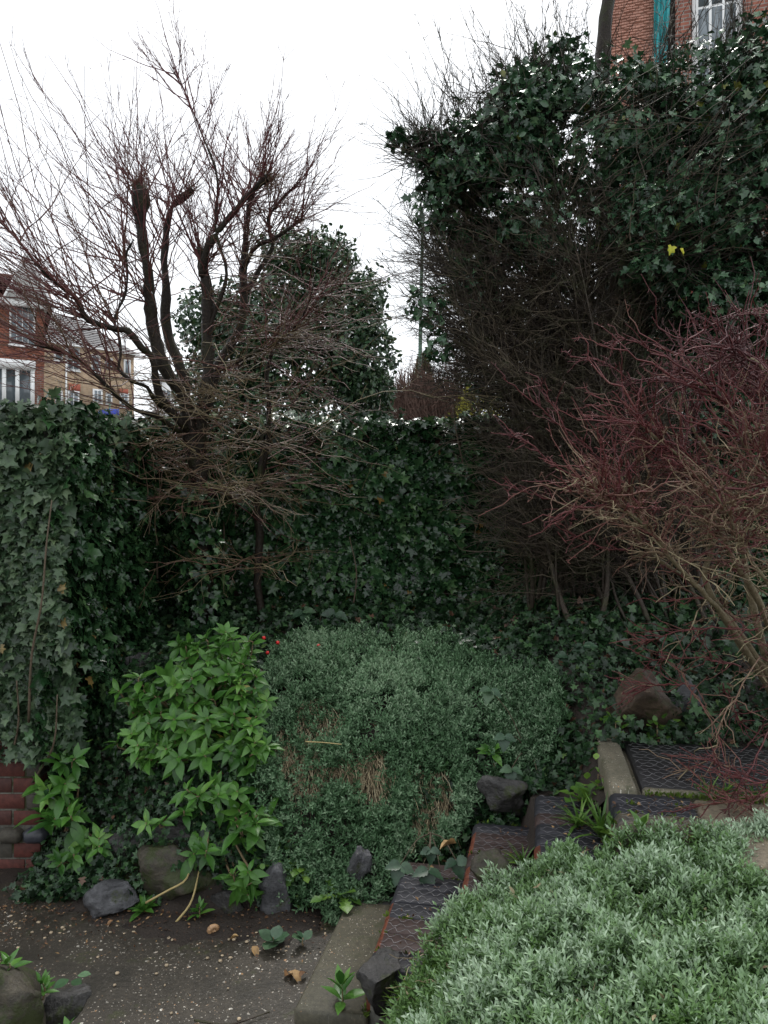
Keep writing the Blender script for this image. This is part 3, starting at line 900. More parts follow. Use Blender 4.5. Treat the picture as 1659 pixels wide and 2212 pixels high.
def tile_courses(parent, x0, x1, y, z0, z1, gauge, tilew, mat, slant=0.025, name='tile_course'):
    """hung tiles: each course tips out over the one below, tiles cut by narrow gaps"""
    n = int((z1 - z0) / gauge)
    for r in range(n):
        zz = z0 + r * gauge
        V, Fq = [], []
        x = x0 + (0 if r % 2 else tilew / 2)
        xx = [x0] + list(np.arange(x, x1, tilew)) + [x1]
        for i in range(len(xx) - 1):
            a, b = xx[i] + 0.004, xx[i + 1] - 0.004
            if b - a < 0.02: continue
            d = slant * (1 + 0.3 * rng.normal()); e = rng.normal() * 0.004
            k = len(V)
            V += [(a, y - d, zz + e), (b, y - d, zz + e), (b, y, zz + gauge * 1.25), (a, y, zz + gauge * 1.25), (a, y + 0.01, zz + e), (b, y + 0.01, zz + e)]
            Fq += [[k, k + 1, k + 2, k + 3], [k, k + 4, k + 5, k + 1]]
        obj(name, make_mesh(name, np.array(V), np.array(Fq), mat), parent)


# -- tile-hung house with the white gable
oh = np.array([(95 - 829.5) / F0 * 30, 30.0, terrain(0, 30) - 0.1])
ra = R(27); pa, pb = (oh[0], 30.0), (oh[0] - math.cos(ra), 30.0 - math.sin(ra))
hA = thing('gabled_house', 'red tile hung house with white gable and white ground floor bay', 'house', oh, rz=ra)
X = lambda u: -house_pt(u, 700, pa, pb)[0]
Z = lambda v: house_pt(55, v, pa, pb)[1] - oh[2]
box('wall', -8, 0, 0, 8, 0, Z(655), M['house_brick'], hA)
tile_courses(hA, -8, 0.02, -0.01, Z(790), Z(668), 0.105, 0.17, M['red_tile'])
window(hA, X(20), X(76), Z(748), Z(662), -0.06, 4, 2, 0.05, 0.62)
V = np.array([[-8, -0.35, Z(660)], [0.35, -0.35, Z(660)], [0.35, 4, Z(545)], [-8, 4, Z(545)], [-8, 8.3, Z(660)], [0.35, 8.3, Z(660)]])
rf = obj('roof', make_mesh('roof', V, [np.array([[0, 1, 2, 3], [3, 2, 5, 4]]), np.array([[1, 5, 2]])], M['brown_tile']), hA)
for r in range(22):
    t = r / 22; t2 = (r + 1.15) / 22
    V = np.array([[-8, -0.35 + 4.35 * t, Z(660) + (Z(545) - Z(660)) * t + 0.07], [X(60), -0.35 + 4.35 * t, Z(660) + (Z(545) - Z(660)) * t + 0.07],
                  [X(60), -0.35 + 4.35 * t2, Z(660) + (Z(545) - Z(660)) * t2 + 0.02], [-8, -0.35 + 4.35 * t2, Z(660) + (Z(545) - Z(660)) * t2 + 0.02]])
    obj('tile_course', make_mesh('tile_course', V, np.array([[0, 1, 2, 3]]), M['brown_tile']), rf)
box('ridge_tile', -8, X(62), 3.9, 4.15, Z(545) + 0.02, Z(545) + 0.16, M['brown_tile'], rf)
gx, gz0, gz1, gw = X(58), Z(652), Z(556), 0.78
V = np.array([[gx - gw, -0.5, gz0], [gx + gw, -0.5, gz0], [gx, -0.5, gz1], [gx - gw, 3.0, gz0], [gx + gw, 3.0, gz0], [gx, 3.0, gz1]])
obj('gable', make_mesh('gable', V, [np.array([[0, 1, 2], [5, 4, 3]]), np.array([[0, 3, 4, 1]])], M['white_paint']), hA)
for s in (-1, 1):
    for (w, y0, y1, mt, nm) in ((0.16, -0.62, -0.52, 'white_paint', 'bargeboard'), (0.03, -0.60, 3.0, 'brown_tile', 'gable_roof')):
        ex = gx + s * (gw + 0.14); ez = gz0 - 0.22; off = 0.02 if nm == 'gable_roof' else -w
        z2 = 0.05 if nm == 'gable_roof' else -0.005
        V = np.array([[ex, y0, ez + z2], [gx, y0, gz1 + 0.13 + z2], [gx, y0, gz1 + 0.13 + z2 + off - 0.05], [ex, y0, ez + z2 + off - 0.05],
                      [ex, y1, ez + z2], [gx, y1, gz1 + 0.13 + z2], [gx, y1, gz1 + 0.13 + z2 + off - 0.05], [ex, y1, ez + z2 + off - 0.05]])
        obj(nm, make_mesh(nm, V, np.array([[0, 1, 2, 3], [4, 7, 6, 5], [0, 4, 5, 1], [3, 2, 6, 7]]), M[mt]), hA)
box('fascia', -8, 0.12, -0.42, -0.30, Z(668), Z(654), M['white_paint'], hA)
bay = box('bay', X(-40), X(70), -0.9, -0.02, 0, Z(890), M['white_paint'], hA)
box('bay_roof', X(-44), X(74), -1.0, -0.02, Z(806), Z(788), M['white_paint'], hA)
for u in (8, 36, 68): box('bay_post', X(u) - 0.07, X(u) + 0.07, -0.9, -0.72, Z(889), Z(807), M['white_paint'], hA)
box('bay_glass', X(-38), X(66), -0.60, -0.50, Z(889), Z(807), M['glass_pane'], hA)

# -- tan brick terrace
ta, tb = (-26.5, 60.0), (-21.1, 65.0)
ot = np.array([ta[0], ta[1], terrain(0, 60) - 0.2])
hB = thing('brick_terrace', 'tan brick terrace with grey slate roof and white windows down the street', 'house', ot, rz=math.atan2(tb[1] - ta[1], tb[0] - ta[0]))
TL = math.hypot(tb[0] - ta[0], tb[1] - ta[1])
ze = EYE + (1106 - 738) / F0 * 60 - ot[2]
tp = lambda u, v: (house_pt(u, v, ta, tb)[0], house_pt(u, v, ta, tb)[1] - ot[2])
box('wall', -3, TL, 0, 8, 0, ze, M['tan_brick'], hB)
V = np.array([[-3, -0.4, ze], [TL + 0.3, -0.4, ze], [TL - 3.6, 4, ze + 3.3], [-3, 4, ze + 3.3], [-3, 8.4, ze], [TL + 0.3, 8.4, ze]])
rf = obj('roof', make_mesh('roof', V, [np.array([[0, 1, 2, 3], [3, 2, 5, 4]]), np.array([[1, 5, 2]])], M['slate_roof']), hB)
for r in range(16):
    t, t2 = r / 16, (r + 1.1) / 16
    q = lambda t, dz: [[-3, -0.4 + 4.4 * t, ze + 3.3 * t + dz], [TL + 0.3 - 3.9 * t, -0.4 + 4.4 * t, ze + 3.3 * t + dz]]
    a, b = q(t, 0.09), q(min(1, t2), 0.02)
    obj('slate_course', make_mesh('slate_course', np.array(a + b[::-1]), np.array([[0, 1, 2, 3]]), M['slate_roof']), rf)
box('gutter', -3, TL + 0.3, -0.5, -0.38, ze - 0.12, ze + 0.02, M['white_paint'], hB)
for (u0, u1, v0, v1, c) in ((116, 136, 751, 779, 1), (143, 172, 753, 799, 2), (196, 216, 768, 803, 1), (226, 243, 775, 796, 1), (267, 282, 778, 810, 1),
                            (119, 135, 844, 868, 1), (146, 171, 844, 884, 2), (200, 221, 842, 870, 2), (228, 242, 850, 872, 1), (258, 278, 850, 880, 2)):
    a = tp(u0, v1); b = tp(u1, v0)
    window(hB, a[0], b[0], a[1], b[1] if b[1] > a[1] + 0.3 else a[1] + 0.8, -0.02, c, 1, 0.10)
for (u0, u1, v0, v1) in ((148, 173, 831, 843), (254, 276, 841, 849)):
    a = tp(u0, v1); b = tp(u1, v0)
    box('lintel', a[0], b[0], -0.08, -0.005, a[1], max(b[1], a[1] + 0.25), M['red_lintel'], hB)
a = tp(142, 800)
box('downpipe', a[0] - 0.06, a[0] + 0.06, -0.14, -0.03, 0, ze - 0.13, M['white_paint'], hB)
bs = thing('street_sign', 'blue street sign on a post below the tan terrace', 'sign', (-19.6, 55, terrain(0, 55)))
box('post', -0.05, 0.05, 0, 0.1, 0, 1.9, M['lamp_green'], bs)
box('sign_panel', -0.75, 0.7, -0.06, -0.01, 0.95, 1.5, M['blue_paint'], bs)
pw = thing('pale_building', 'pale rendered building end beyond the tan terrace', 'building', (-24.5, 82, terrain(0, 70)))
box('wall', 0, 3.6, 0, 6, 0, 6.2, M['white_paint'], pw)
box('roof', -0.2, 3.8, -0.3, 6.3, 6.203, 6.6, M['slate_roof'], pw)
window(pw, 0.8, 1.9, 3.6, 5.2, -0.02, 2, 1, 0.12)

# -- tile hung house high on the right
k16 = 16 / F0
oc = np.array([(1300 - 829.5) * k16, 16.0, terrain(0, 16) - 0.1])
hC = thing('tall_house', 'tall house with pink hung tiles brick piers and white window above the ivy', 'house', oc)
rc = R(-18); hC.rotation_euler.z = rc; qa, qb = (oc[0], 16.0), (oc[0] + math.cos(rc), 16.0 + math.sin(rc))
X = lambda u: house_pt(u, 100, qa, qb)[0]
Z = lambda v: house_pt(1450, v, qa, qb)[1] - oc[2]
box('wall', X(1322), X(1980), 0.0, 4, 0, Z(-120), M['house_brick'], hC)
tile_courses(hC, X(1318), X(1418), -0.02, Z(260), Z(-100), 0.058, 0.11, M['pink_tile'], 0.045)
box('shadow_reveal', X(1418), X(1460), -0.03, -0.004, Z(260), Z(-100), M['shadow_board'], hC)  # thin dark sheet, its colour standing in for shadow beside the tiles
box('brick_pier', X(1458), X(1492), -0.14, -0.004, 0, Z(-110), M['house_brick'], hC)
w = window(hC, X(1494), X(1602), Z(300), Z(-100), -0.06, 3, 3, 0.09)
box('brick_pier', X(1604), X(1660), -0.14, -0.004, 0, Z(-110), M['house_brick'], hC)
nu, nv = 16, 12                                                        # a tarpaulin hanging in folds
V = np.array([[X(1412) + (X(1452) - X(1412)) * (i / nu) * (1 - 0.3 * j / nv) , -0.16 - 0.05 * math.sin(i * 1.3 + j * 0.25) - 0.02 * math.sin(i * 2.9), Z(-90) + (Z(150) - Z(-90)) * j / nv + 0.05 * math.sin(i)] for j in range(nv + 1) for i in range(nu + 1)])
Fq = np.array([[j * (nu + 1) + i, j * (nu + 1) + i + 1, (j + 1) * (nu + 1) + i + 1, (j + 1) * (nu + 1) + i] for j in range(nv) for i in range(nu)])
tp_o = obj('tarpaulin', make_mesh('tarpaulin', V, Fq, M['teal_sheet'], None, True), None, oc, (0, 0, rc))
tag(tp_o, 'teal tarpaulin hanging in folds between hung tiles and brick pier', 'tarpaulin')

# -- bare trunk before that house
tt = thing('tall_tree', 'dark rough tree trunk rising out of the ivy before the pink hung tiles', 'tree', P(1312, 1106, 7.0) * np.array([1, 1, 0]) + np.array([0, 0, 0.8]))
tr = smooth_path([P(1306, 1200, 7.0), P(1308, 600, 7.0), P(1302, 140, 7.0), P(1324, -80, 7.0), P(1350, -400, 7.05), P(1365, -800, 7.1)], 30)
tr[0][2] = 0.85
limb('trunk', tr, 0.085, 0.035, M['tree_bark'], tt, 10, None, 0.14)
for (a, b, c) in ((18, (0.5, 0.2, 0.9), 0.022), (21, (-0.5, -0.1, 0.9), 0.02), (24, (0.2, -0.4, 1.0), 0.02)):
    limb('branch', smooth_path([tr[a], tr[a] + np.array(b) * 0.5, tr[a] + np.array(b) * 1.1 + np.array([0, 0, 0.3])], 12), c, 0.005, M['tree_bark'], tt, 6)

# -- lamp post, far conifer, hedges, shrubs through the gap
lp = thing('lamp_post', 'slim green street lamp post seen through the gap', 'lamp post', np.array([P(912, 0, 24)[0], 24, terrain(0, 24)]))
lx = np.array(lp.location)
limb('post', smooth_path([lx + np.array([-0.10, 0, 0]), lx + np.array([-0.06, 0, 3.5]), lx + np.array([0.02, 0, 7.6])], 12), 0.075, 0.045, M['lamp_green'], lp, 8, None, 0.0)
limb('lamp_arm', smooth_path([lx + np.array([0.02, 0, 7.55]), lx + np.array([0.05, 0, 7.9]), lx + np.array([0.6, 0, 8.1])], 10), 0.04, 0.03, M['lamp_green'], lp, 6, None, 0.0)
Vb, Fb = box_arr(0.5, 1.05, -0.12, 0.12, 8.03, 8.16, 0.03)
obj('lamp_head', make_mesh('lamp_head', Vb, Fb, M['lamp_green']), lp)


def ellip_leaves(specs, dens, smin, smax, up=0.5, shell=0.35, out_noise=0.55):
    """leaves through ellipsoid clumps, thickest towards the outside"""
    pos, nor = [], []
    for (c, r, k) in specs:
        r = np.array(r); area = 4 * math.pi * ((r[0] * r[1]) ** 1.6 / 3 + (r[0] * r[2]) ** 1.6 / 3 + (r[1] * r[2]) ** 1.6 / 3) ** (1 / 1.6)
        m = int(area * dens * k)
        d = unit(rng.normal(size=(m, 3)))
        f = 1 - shell * rng.random(m) ** 1.3 + rng.normal(size=m) * 0.05
        lump = np.array([1 + 0.24 * mnoise.noise(Vector(q * 2.6 + c)) + 0.16 * mnoise.noise(Vector(q * 6 + c)) for q in d])
        pos.append(np.array(c) + d * r * (f * lump)[:, None]); nor.append(unit(d / r))
    pos = np.concatenate(pos); nor = np.concatenate(nor); m = len(pos)
    N_ = unit(nor + np.array([0, 0, up]) + rng.normal(size=(m, 3)) * out_noise)
    D_ = rng.normal(size=(m, 3)) * 0.8 + np.array([0, 0, -0.45]) + nor * 0.5
    return pos, D_, N_, rng.uniform(smin, smax, m), nor


# evergreen behind the wall
et = thing('evergreen_tree', 'dense dark glossy evergreen tree behind the ivy wall', 'tree', np.array([P(640, 0, 8.2)[0], 8.2, terrain(0, 8.2)]))
bx = np.array(et.location)
limb('trunk', smooth_path([bx + np.array([0, 0, -0.05]), bx + np.array([0.05, 0, 1.2]), bx + np.array([-0.05, 0, 2.6])], 14), 0.11, 0.04, M['tree_bark'], et)
E = []
for (u, v, ru, rv, dy, k) in ((640, 760, 150, 130, 0, 1), (560, 700, 110, 100, -0.2, 1), (720, 690, 110, 110, 0.0, 1), (660, 610, 90, 95, 0.1, 1), (770, 770, 85, 105, -0.1, 1), (500, 770, 95, 120, 0.1, 0.9),
                              (790, 850, 60, 60, 0, 1), (700, 560, 70, 50, 0, 1), (620, 550, 55, 45, 0, 0.8), (450, 690, 65, 65, 0.1, 0.8), (460, 850, 80, 80, 0.2, 0.8), (640, 880, 180, 70, 0, 1), (790, 640, 45, 45, 0, 0.7)):
    s = (8.2 + dy) / F0
    E.append((P(u, v, 8.2 + dy), (ru * s, 0.5, rv * s), k))
pos, D_, N_, s_, nor = ellip_leaves(E, 900, 0.045, 0.075)
foliage(et, [T_OVATE, T_SMALL], M['evergreen'], pos, D_, N_, s_, rng.random(len(pos)), 0, name='crown', key='ev')
a = Acc()                                                                # loose sprigs breaking the outline
p0, _, _, _, nn = ellip_leaves(E, 9, 0.05, 0.07)
G = grow(p0, nn + np.array([0, 0, 0.8]), rng.uniform(0.08, 0.28, len(p0)), 5)
tubes(a, G, 0.003, 0.001, 3, 0.3)
a.build('sprigs', M['thicket_twig'], et, kind='stuff')
pp, tt_, _ = sample(G, len(p0) * 5, 0.2, 1.0)
a = Acc(); place(a, T_OVATE, pp, rng.normal(size=pp.shape) + tt_, rng.normal(size=pp.shape) + np.array([0, 0, 1]), rng.uniform(0.04, 0.065, len(pp)), rng.random(len(pp)))
a.build('sprig_leaves', M['evergreen'], et, kind='stuff')

# far conifer, brown hedge, yellow bush, dim trees
def far_bush(name, label, cat, u, v0, vb, Y, w, mat, leaf, n, cone=False, group=None):
    t = thing(name, label, cat, np.array([P(u, 0, Y)[0], Y, terrain(0, Y)]), group)
    b = np.array(t.location); top = P(u, v0, Y)[2]; h = top - b[2]
    limb('trunk', smooth_path([b + np.array([0, 0, -0.05]), b + np.array([0.02, 0, h * 0.4]), b + np.array([0, 0, h * 0.75])], 8), 0.08, 0.02, M['tree_bark'], t, 6)
    q = rng.random(n); an = rng.random(n) * 2 * math.pi
    prof = (1 - q) ** 0.6 if cone else np.sqrt(np.clip(1 - (2 * q - 0.9) ** 2 * 0.8, 0.02, 1))
    rr = w * prof * np.sqrt(rng.uniform(0.25, 1, n)) * (1 + 0.18 * np.sin(an * 5 + q * 9))
    pos = b + np.stack([rr * np.cos(an), rr * np.sin(an), 0.05 + q * (h - 0.05)], -1)
    D_ = np.stack([np.cos(an), np.sin(an), np.full(n, 0.8)], -1) + rng.normal(size=(n, 3)) * 0.5
    N_ = rng.normal(size=(n, 3)) + np.array([0, -0.3, 0.6])
    a = Acc(); place(a, T_SMALL, pos, D_, N_, rng.uniform(leaf * 0.7, leaf * 1.3, n), rng.random(n)); a.build('crown', M[mat], t, kind='stuff')
    return t


far_bush('conifer', 'olive green pointed conifer far beyond the gap in the wall', 'tree', 914, 768, 0, 26, 0.62, 'far_conifer', 0.16, 3000, True)
far_bush('yellow_bush', 'bright yellow green bush beyond the wall behind the twigs', 'bush', 1030, 838, 0, 20, 0.65, 'far_yellow', 0.11, 1800)
far_bush('yellow_bush', 'dull olive bush beyond the wall beside the yellow one', 'bush', 1110, 835, 0, 21, 0.7, 'far_conifer', 0.12, 1800)
for (u, v0, Y, w, lab) in ((900, 800, 22, 0.62, 'purplish brown bare hedge plant below the far conifer'), (962, 812, 21, 0.6, 'russet bare hedge bush beside the far conifer'), (866, 832, 23, 0.5, 'dull brown hedge bush at the dark evergreen foot')):
    t = thing('bare_bush', lab, 'bush', np.array([P(u, 0, Y)[0], Y, terrain(0, Y)]))
    b = np.array(t.location); h = P(u, v0, Y)[2] - b[2]
    n = 420
    st = b + np.stack([rng.uniform(-w, w, n) * 0.7, rng.uniform(-0.4, 0.4, n), np.full(n, -0.02)], -1)
    d = np.stack([rng.normal(size=n) * 0.22, rng.normal(size=n) * 0.2, np.ones(n)], -1)
    G = grow(st, d, h * rng.uniform(0.6, 1.03, n), 6, None, 0.2)
    a = Acc(); tubes(a, G, 0.018, 0.008, 3, rng.random(n))
    q, tn, _ = sample(G, 2600, 0.3, 1); tubes(a, grow(q, spread(tn, 0.45), rng.uniform(0.2, 0.5, 2600), 4), 0.010, 0.005, 3, rng.random(2600))
    a.build('stems', M['hedge_brown'], t, kind='stuff')
for (u, v0, lab) in ((985, 700, 'thin far bare tree beyond the lamp post'), (340, 850, 'small far bare tree beside the pale building')):
    Y = 38 if u > 600 else 70
    t = thing('bare_tree', lab, 'tree', np.array([P(u, 0, Y)[0], Y, terrain(0, Y)]))
    b = np.array(t.location); h = P(u, v0, Y)[2] - b[2]
    limb('trunk', smooth_path([b + np.array([0, 0, -0.05]), b + np.array([0.1, 0, h * 0.4]), b + np.array([0.0, 0, h * 0.9])], 10), 0.10, 0.02, M['hedge_brown'], t, 6)
    s0 = b + np.stack([np.zeros(60), np.zeros(60), rng.uniform(0.3, 0.85, 60) * h], -1)
    G = grow(s0, rng.normal(size=(60, 3)) * np.array([1, 1, 0.3]) + np.array([0, 0, 0.9]), rng.uniform(0.6, 1.6, 60), 6)
    a = Acc(); tubes(a, G, 0.03, 0.008, 3, 0.5); q, tn, _ = sample(G, 700); tubes(a, grow(q, spread(tn, 0.5), rng.uniform(0.2, 0.6, 700), 4), 0.010, 0.004, 3, 0.5)
    a.build('twigs', M['hedge_brown'], t, kind='stuff')

# ------------------------------------------------------------------ bare pollarded tree
bt = thing('bare_tree', 'bare pollarded tree with knobbly trunks and a fan of reddish shoots', 'tree', P(440, 1290, 4.72))
bz = bank_h(P(440, 0, 4.72)[0], 4.72)
bt.location.z = bz
root = P(440, 1290, 4.72); root[2] = bz - 0.06
BK = M['tree_bark']
LIMBS = []


def traced(pts, r0, r1, n=30, knob=None, name='limb'):
    pth = smooth_path([p if len(p) == 3 and isinstance(p, np.ndarray) else P(*p) for p in pts], n)
    pth = pth + np.array([[nz(q[2], i, 5.0, 1), nz(q[2], i, 5.0, 2), 0] for i, q in enumerate(pth * np.array([1, 1, 1]))]) * 0.0 + np.stack([0.012 * np.sin(pth[:, 2] * 11 + r0 * 300), 0.012 * np.cos(pth[:, 2] * 9), 0 * pth[:, 2]], -1)
    limb(name, pth, r0 * 0.78, r1 * 0.80, BK, bt, 12, knob, 0.26)
    LIMBS.append(pth)
    return pth


traced([root, (432, 1150, 4.72), (424, 1040, 4.72), (412, 930, 4.70), (398, 868, 4.68), (352, 795, 4.62), (336, 725, 4.60), (322, 660, 4.58), (318, 600, 4.56), (312, 520, 4.55), (303, 455, 4.54), (297, 398, 4.54)], 0.062, 0.030, 44, 1.1, 'trunk')
traced([root + np.array([0.05, 0.06, 0]), (440, 1120, 4.80), (428, 980, 4.80), (412, 900, 4.80), (388, 795, 4.80), (362, 705, 4.82), (354, 620, 4.84), (360, 520, 4.86), (366, 452, 4.86), (386, 430, 4.84), (412, 408, 4.82)], 0.06, 0.017, 36, 0.5)
traced([(428, 990, 4.74), (440, 880, 4.74), (450, 780, 4.76), (447, 660, 4.78), (440, 575, 4.80), (439, 538, 4.80)], 0.062, 0.032, 26, 0.35)
traced([(440, 600, 4.78), (440, 555, 4.74), (462, 505, 4.70), (522, 440, 4.68), (560, 402, 4.66), (582, 382, 4.66)], 0.030, 0.016, 22, 0.9)
traced([(436, 900, 4.80), (470, 800, 4.86), (505, 735, 4.92), (526, 645, 4.96), (530, 560, 4.98), (527, 500, 4.98), (536, 450, 4.98), (550, 416, 4.98)], 0.044, 0.015, 28, 0.5)
traced([(527, 640, 4.96), (560, 592, 5.0), (588, 535, 5.02), (578, 500, 5.0), (576, 470, 5.0), (602, 438, 5.0), (642, 402, 5.02)], 0.022, 0.008, 22)
traced([(530, 580, 4.97), (556, 532, 4.9), (590, 516, 4.86), (625, 490, 4.84), (650, 470, 4.84)], 0.022, 0.011, 18, 0.8)
traced([(400, 930, 4.66), (352, 862, 4.58), (331, 778, 4.50), (301, 750, 4.45), (270, 714, 4.40), (245, 710, 4.38), (201, 697, 4.32), (176, 680, 4.28), (167, 645, 4.24), (135, 621, 4.20), (98, 586, 4.15), (50, 530, 4.1), (-10, 470, 4.05)], 0.032, 0.006, 34)
traced([(395, 935, 4.64), (343, 900, 4.5), (294, 885, 4.4), (245, 849, 4.3), (208, 814, 4.24), (165, 776, 4.18), (110, 755, 4.1), (20, 735, 4.0)], 0.020, 0.004, 26)
traced([(352, 880, 4.56), (333, 858, 4.5), (318, 836, 4.46), (289, 826, 4.42), (265, 809, 4.40), (253, 797, 4.40), (257, 765, 4.40), (255, 716, 4.42), (250, 690, 4.44), (270, 640, 4.46), (273, 600, 4.48), (270, 552, 4.48), (290, 518, 4.46)], 0.017, 0.007, 32)
traced([(446, 730, 4.76), (472, 660, 4.74), (486, 590, 4.72), (470, 500, 4.70), (465, 380, 4.70), (440, 290, 4.68), (405, 215, 4.66), (362, 140, 4.66)], 0.016, 0.003, 26)
traced([(480, 800, 4.85), (545, 765, 4.80), (600, 740, 4.78), (650, 690, 4.74), (672, 620, 4.72)], 0.020, 0.006, 20)
traced([(432, 1060, 4.73), (505, 1075, 4.78), (556, 1060, 4.82), (566, 1000, 4.84), (560, 930, 4.85)], 0.030, 0.016, 18)
traced([root + np.array([0.35, 0.10, 0.02]), (556, 1150, 4.9), (564, 1050, 4.9), (570, 980, 4.9), (585, 880, 4.9), (575, 800, 4.9), (600, 700, 4.88)], 0.034, 0.010, 26)

tw = Acc()
C0 = P(425, 830, 4.75)


def shoots(start, d, L, r0, r1, col_, n=8, bend=None, jit=0.10, kids=8, kl=(0.06, 0.30), kspread=0.38, grand=0):
    G = grow(start, d, L, n, bend, jit)
    tubes(tw, G, np.asarray(r0) * 1.15, r1 * 1.1, 3, col_)
    if kids:
        m = len(start) * kids
        q, tn, i = sample(G, m, 0.30, 0.98)
        kd = spread(tn, kspread)
        if bend is not None: kd = unit(kd + np.array([0, 0, 0.10]))
        K = grow(q, kd, rng.uniform(kl[0], kl[1], m) * rng.uniform(0.5, 1.0, m), 5, None, 0.14)
        cc = col_[i] if np.ndim(col_) else col_
        tubes(tw, K, 0.0017, 0.0008, 3, cc)
        if grand:
            m2 = int(m * grand); q2, t2, j = sample(K, m2, 0.2, 1.0)
            tubes(tw, grow(q2, spread(t2, 0.6), rng.uniform(0.012, 0.06, m2), 3), 0.0013, 0.0008, 3, (cc[j] if np.ndim(cc) else cc))
        return G, K
    return G, None


# upper whips: fan out from the limbs
src, tan_ = [], []
for k, pth in enumerate(LIMBS[:13]):
    lo = {0: 0.62, 1: 0.55, 2: 0.6, 7: 0.5, 8: 0.45}.get(k, 0.35)
    m = {0: 50, 1: 44, 2: 36, 3: 40, 4: 40, 5: 26, 6: 24, 7: 38, 8: 28, 9: 34, 10: 34, 11: 22, 12: 0}[k]
    if not m: continue
    q, tn, _ = sample(pth[None], m, lo, 0.99)
    src.append(q); tan_.append(tn)
src = np.concatenate(src); tan_ = np.concatenate(tan_); m = len(src)
o = unit(src - C0)
d = unit(o * np.array([1.0, 0.8, 0.75]) + np.array([-0.14, 0, 0.38]) + rng.normal(size=(m, 3)) * np.array([0.75, 0.75, 0.42]) + 0.10 * tan_)
L = rng.uniform(0.3, 1.2, m) * (0.75 + 0.35 * (src[:, 0] < C0[0])) * np.clip(1.15 - 0.42 * (src[:, 2] - 2.5), 0.34, 1.15)
cl = np.clip(0.50 - 0.22 * (src[:, 2] - 1.9) + rng.normal(size=m) * 0.12, 0.02, 0.98)
shoots(src, d, L, rng.uniform(0.003, 0.0052, m), 0.0012, cl, 9, np.stack([0.02 * np.ones(m), np.zeros(m), 0.10 * np.ones(m)], -1), 0.13, 6, (0.05, 0.42), 0.36, 1.0)
# sweeping shoots on the street side, arching out to the left
m = 85
q, tn, _ = sample(np.stack([smooth_path(p, 30) for p in (LIMBS[7], LIMBS[8], LIMBS[0], LIMBS[9])]), m, 0.25, 0.75)
d = np.stack([-1 + rng.normal(size=m) * 0.35, rng.normal(size=m) * 0.50 - 0.05, rng.uniform(-0.15, 1.7, m)], -1)
shoots(q, d, rng.uniform(0.5, 1.25, m), rng.uniform(0.003, 0.005, m), 0.0012, np.clip(rng.normal(size=m) * 0.15 + 0.32, 0, 1), 9, np.stack([np.zeros(m), np.zeros(m), rng.uniform(-0.15, 0.22, m)], -1), 0.12, 6, (0.06, 0.42), 0.32, 0.8)
# brush of short twigs on the pollard heads
for (h, mm, rr) in ((P(578, 388, 4.66), 110, 0.10), (P(300, 400, 4.54), 70, 0.08), (P(412, 408, 4.82), 50, 0.07), (P(645, 474, 4.84), 40, 0.06), (P(440, 540, 4.8), 30, 0.06)):
    st = h + rng.normal(size=(mm, 3)) * 0.018
    tubes(tw, grow(st, rng.normal(size=(mm, 3)) + np.array([0, 0, 0.5]), rng.uniform(0.4, 1.6, mm) * rr, 4, None, 0.3), 0.0026, 0.001, 3, rng.uniform(0.3, 0.9, mm))
# right-hand sprays, hung with drops
drops = []
m = 135
q, tn, _ = sample(np.stack([smooth_path(p, 30) for p in (LIMBS[4], LIMBS[11], LIMBS[13], LIMBS[2])]), m, 0.25, 0.95)
d = np.stack([rng.uniform(0.25, 1.2, m), rng.normal(size=m) * 0.55 - 0.25, rng.normal(size=m) * 0.25 + 0.12], -1)
G, K = shoots(q, d, rng.uniform(0.25, 0.80, m), 0.0036, 0.0012, np.clip(rng.normal(size=m) * 0.2 + 0.5, 0, 1), 8, np.stack([np.zeros(m), np.zeros(m), rng.uniform(-0.25, 0.1, m)], -1), 0.15, 7, (0.05, 0.28), 0.42, 0.9)
drops.append(sample(K, 320, 0.85, 1.0)[0]); drops.append(sample(G, 60, 0.3, 1.0)[0])
# flat skirts of twigs low on the trunk
for (u, v, uw, vw, m, lmin, lmax, rx) in ((430, 915, 250, 90, 92, 0.3, 1.0, 1.0), (530, 830, 160, 110, 56, 0.25, 0.8, 0.9), (480, 1062, 110, 26, 62, 0.2, 0.70, 1.1), (530, 1215, 60, 12, 22, 0.15, 0.55, 1.1), (320, 990, 110, 40, 34, 0.2, 0.6, 1.0)):
    q = np.array([P(u + rng.normal() * uw * 0.5, v + rng.normal() * vw * 0.5, 4.72 + rng.normal() * 0.10) for _ in range(m)])
    an = rng.uniform(0, 2 * math.pi, m)
    d = np.stack([np.cos(an) * rx, np.sin(an) * 0.8 - 0.15, rng.normal(size=m) * 0.26 + 0.10], -1)
    G, K = shoots(q, d, rng.uniform(lmin, lmax, m), 0.0034, 0.0012, np.clip(rng.normal(size=m) * 0.24 + 0.72, 0, 1), 8, np.stack([np.zeros(m), np.zeros(m), rng.uniform(-0.45, 0.25, m)], -1), 0.26, 6, (0.04, 0.28), 0.55, 0.9)
    drops.append(sample(K, int(m * 0.9), 0.85, 1.0)[0])
tw.build('twigs', M['tree_twig'], bt, kind='stuff')
dp = np.concatenate(drops); dp[:, 2] -= 0.003
V1, F1 = ICO1
a = Acc(); sr = rng.uniform(0.0016, 0.0030, len(dp))
a.add((dp[:, None] + V1[None] * sr[:, None, None]), (F1[None] + (np.arange(len(dp)) * len(V1))[:, None, None]).reshape(-1, 3), 0.5)
a.build('water_drops', M['water_drop'], bt, smooth=True, kind='stuff')

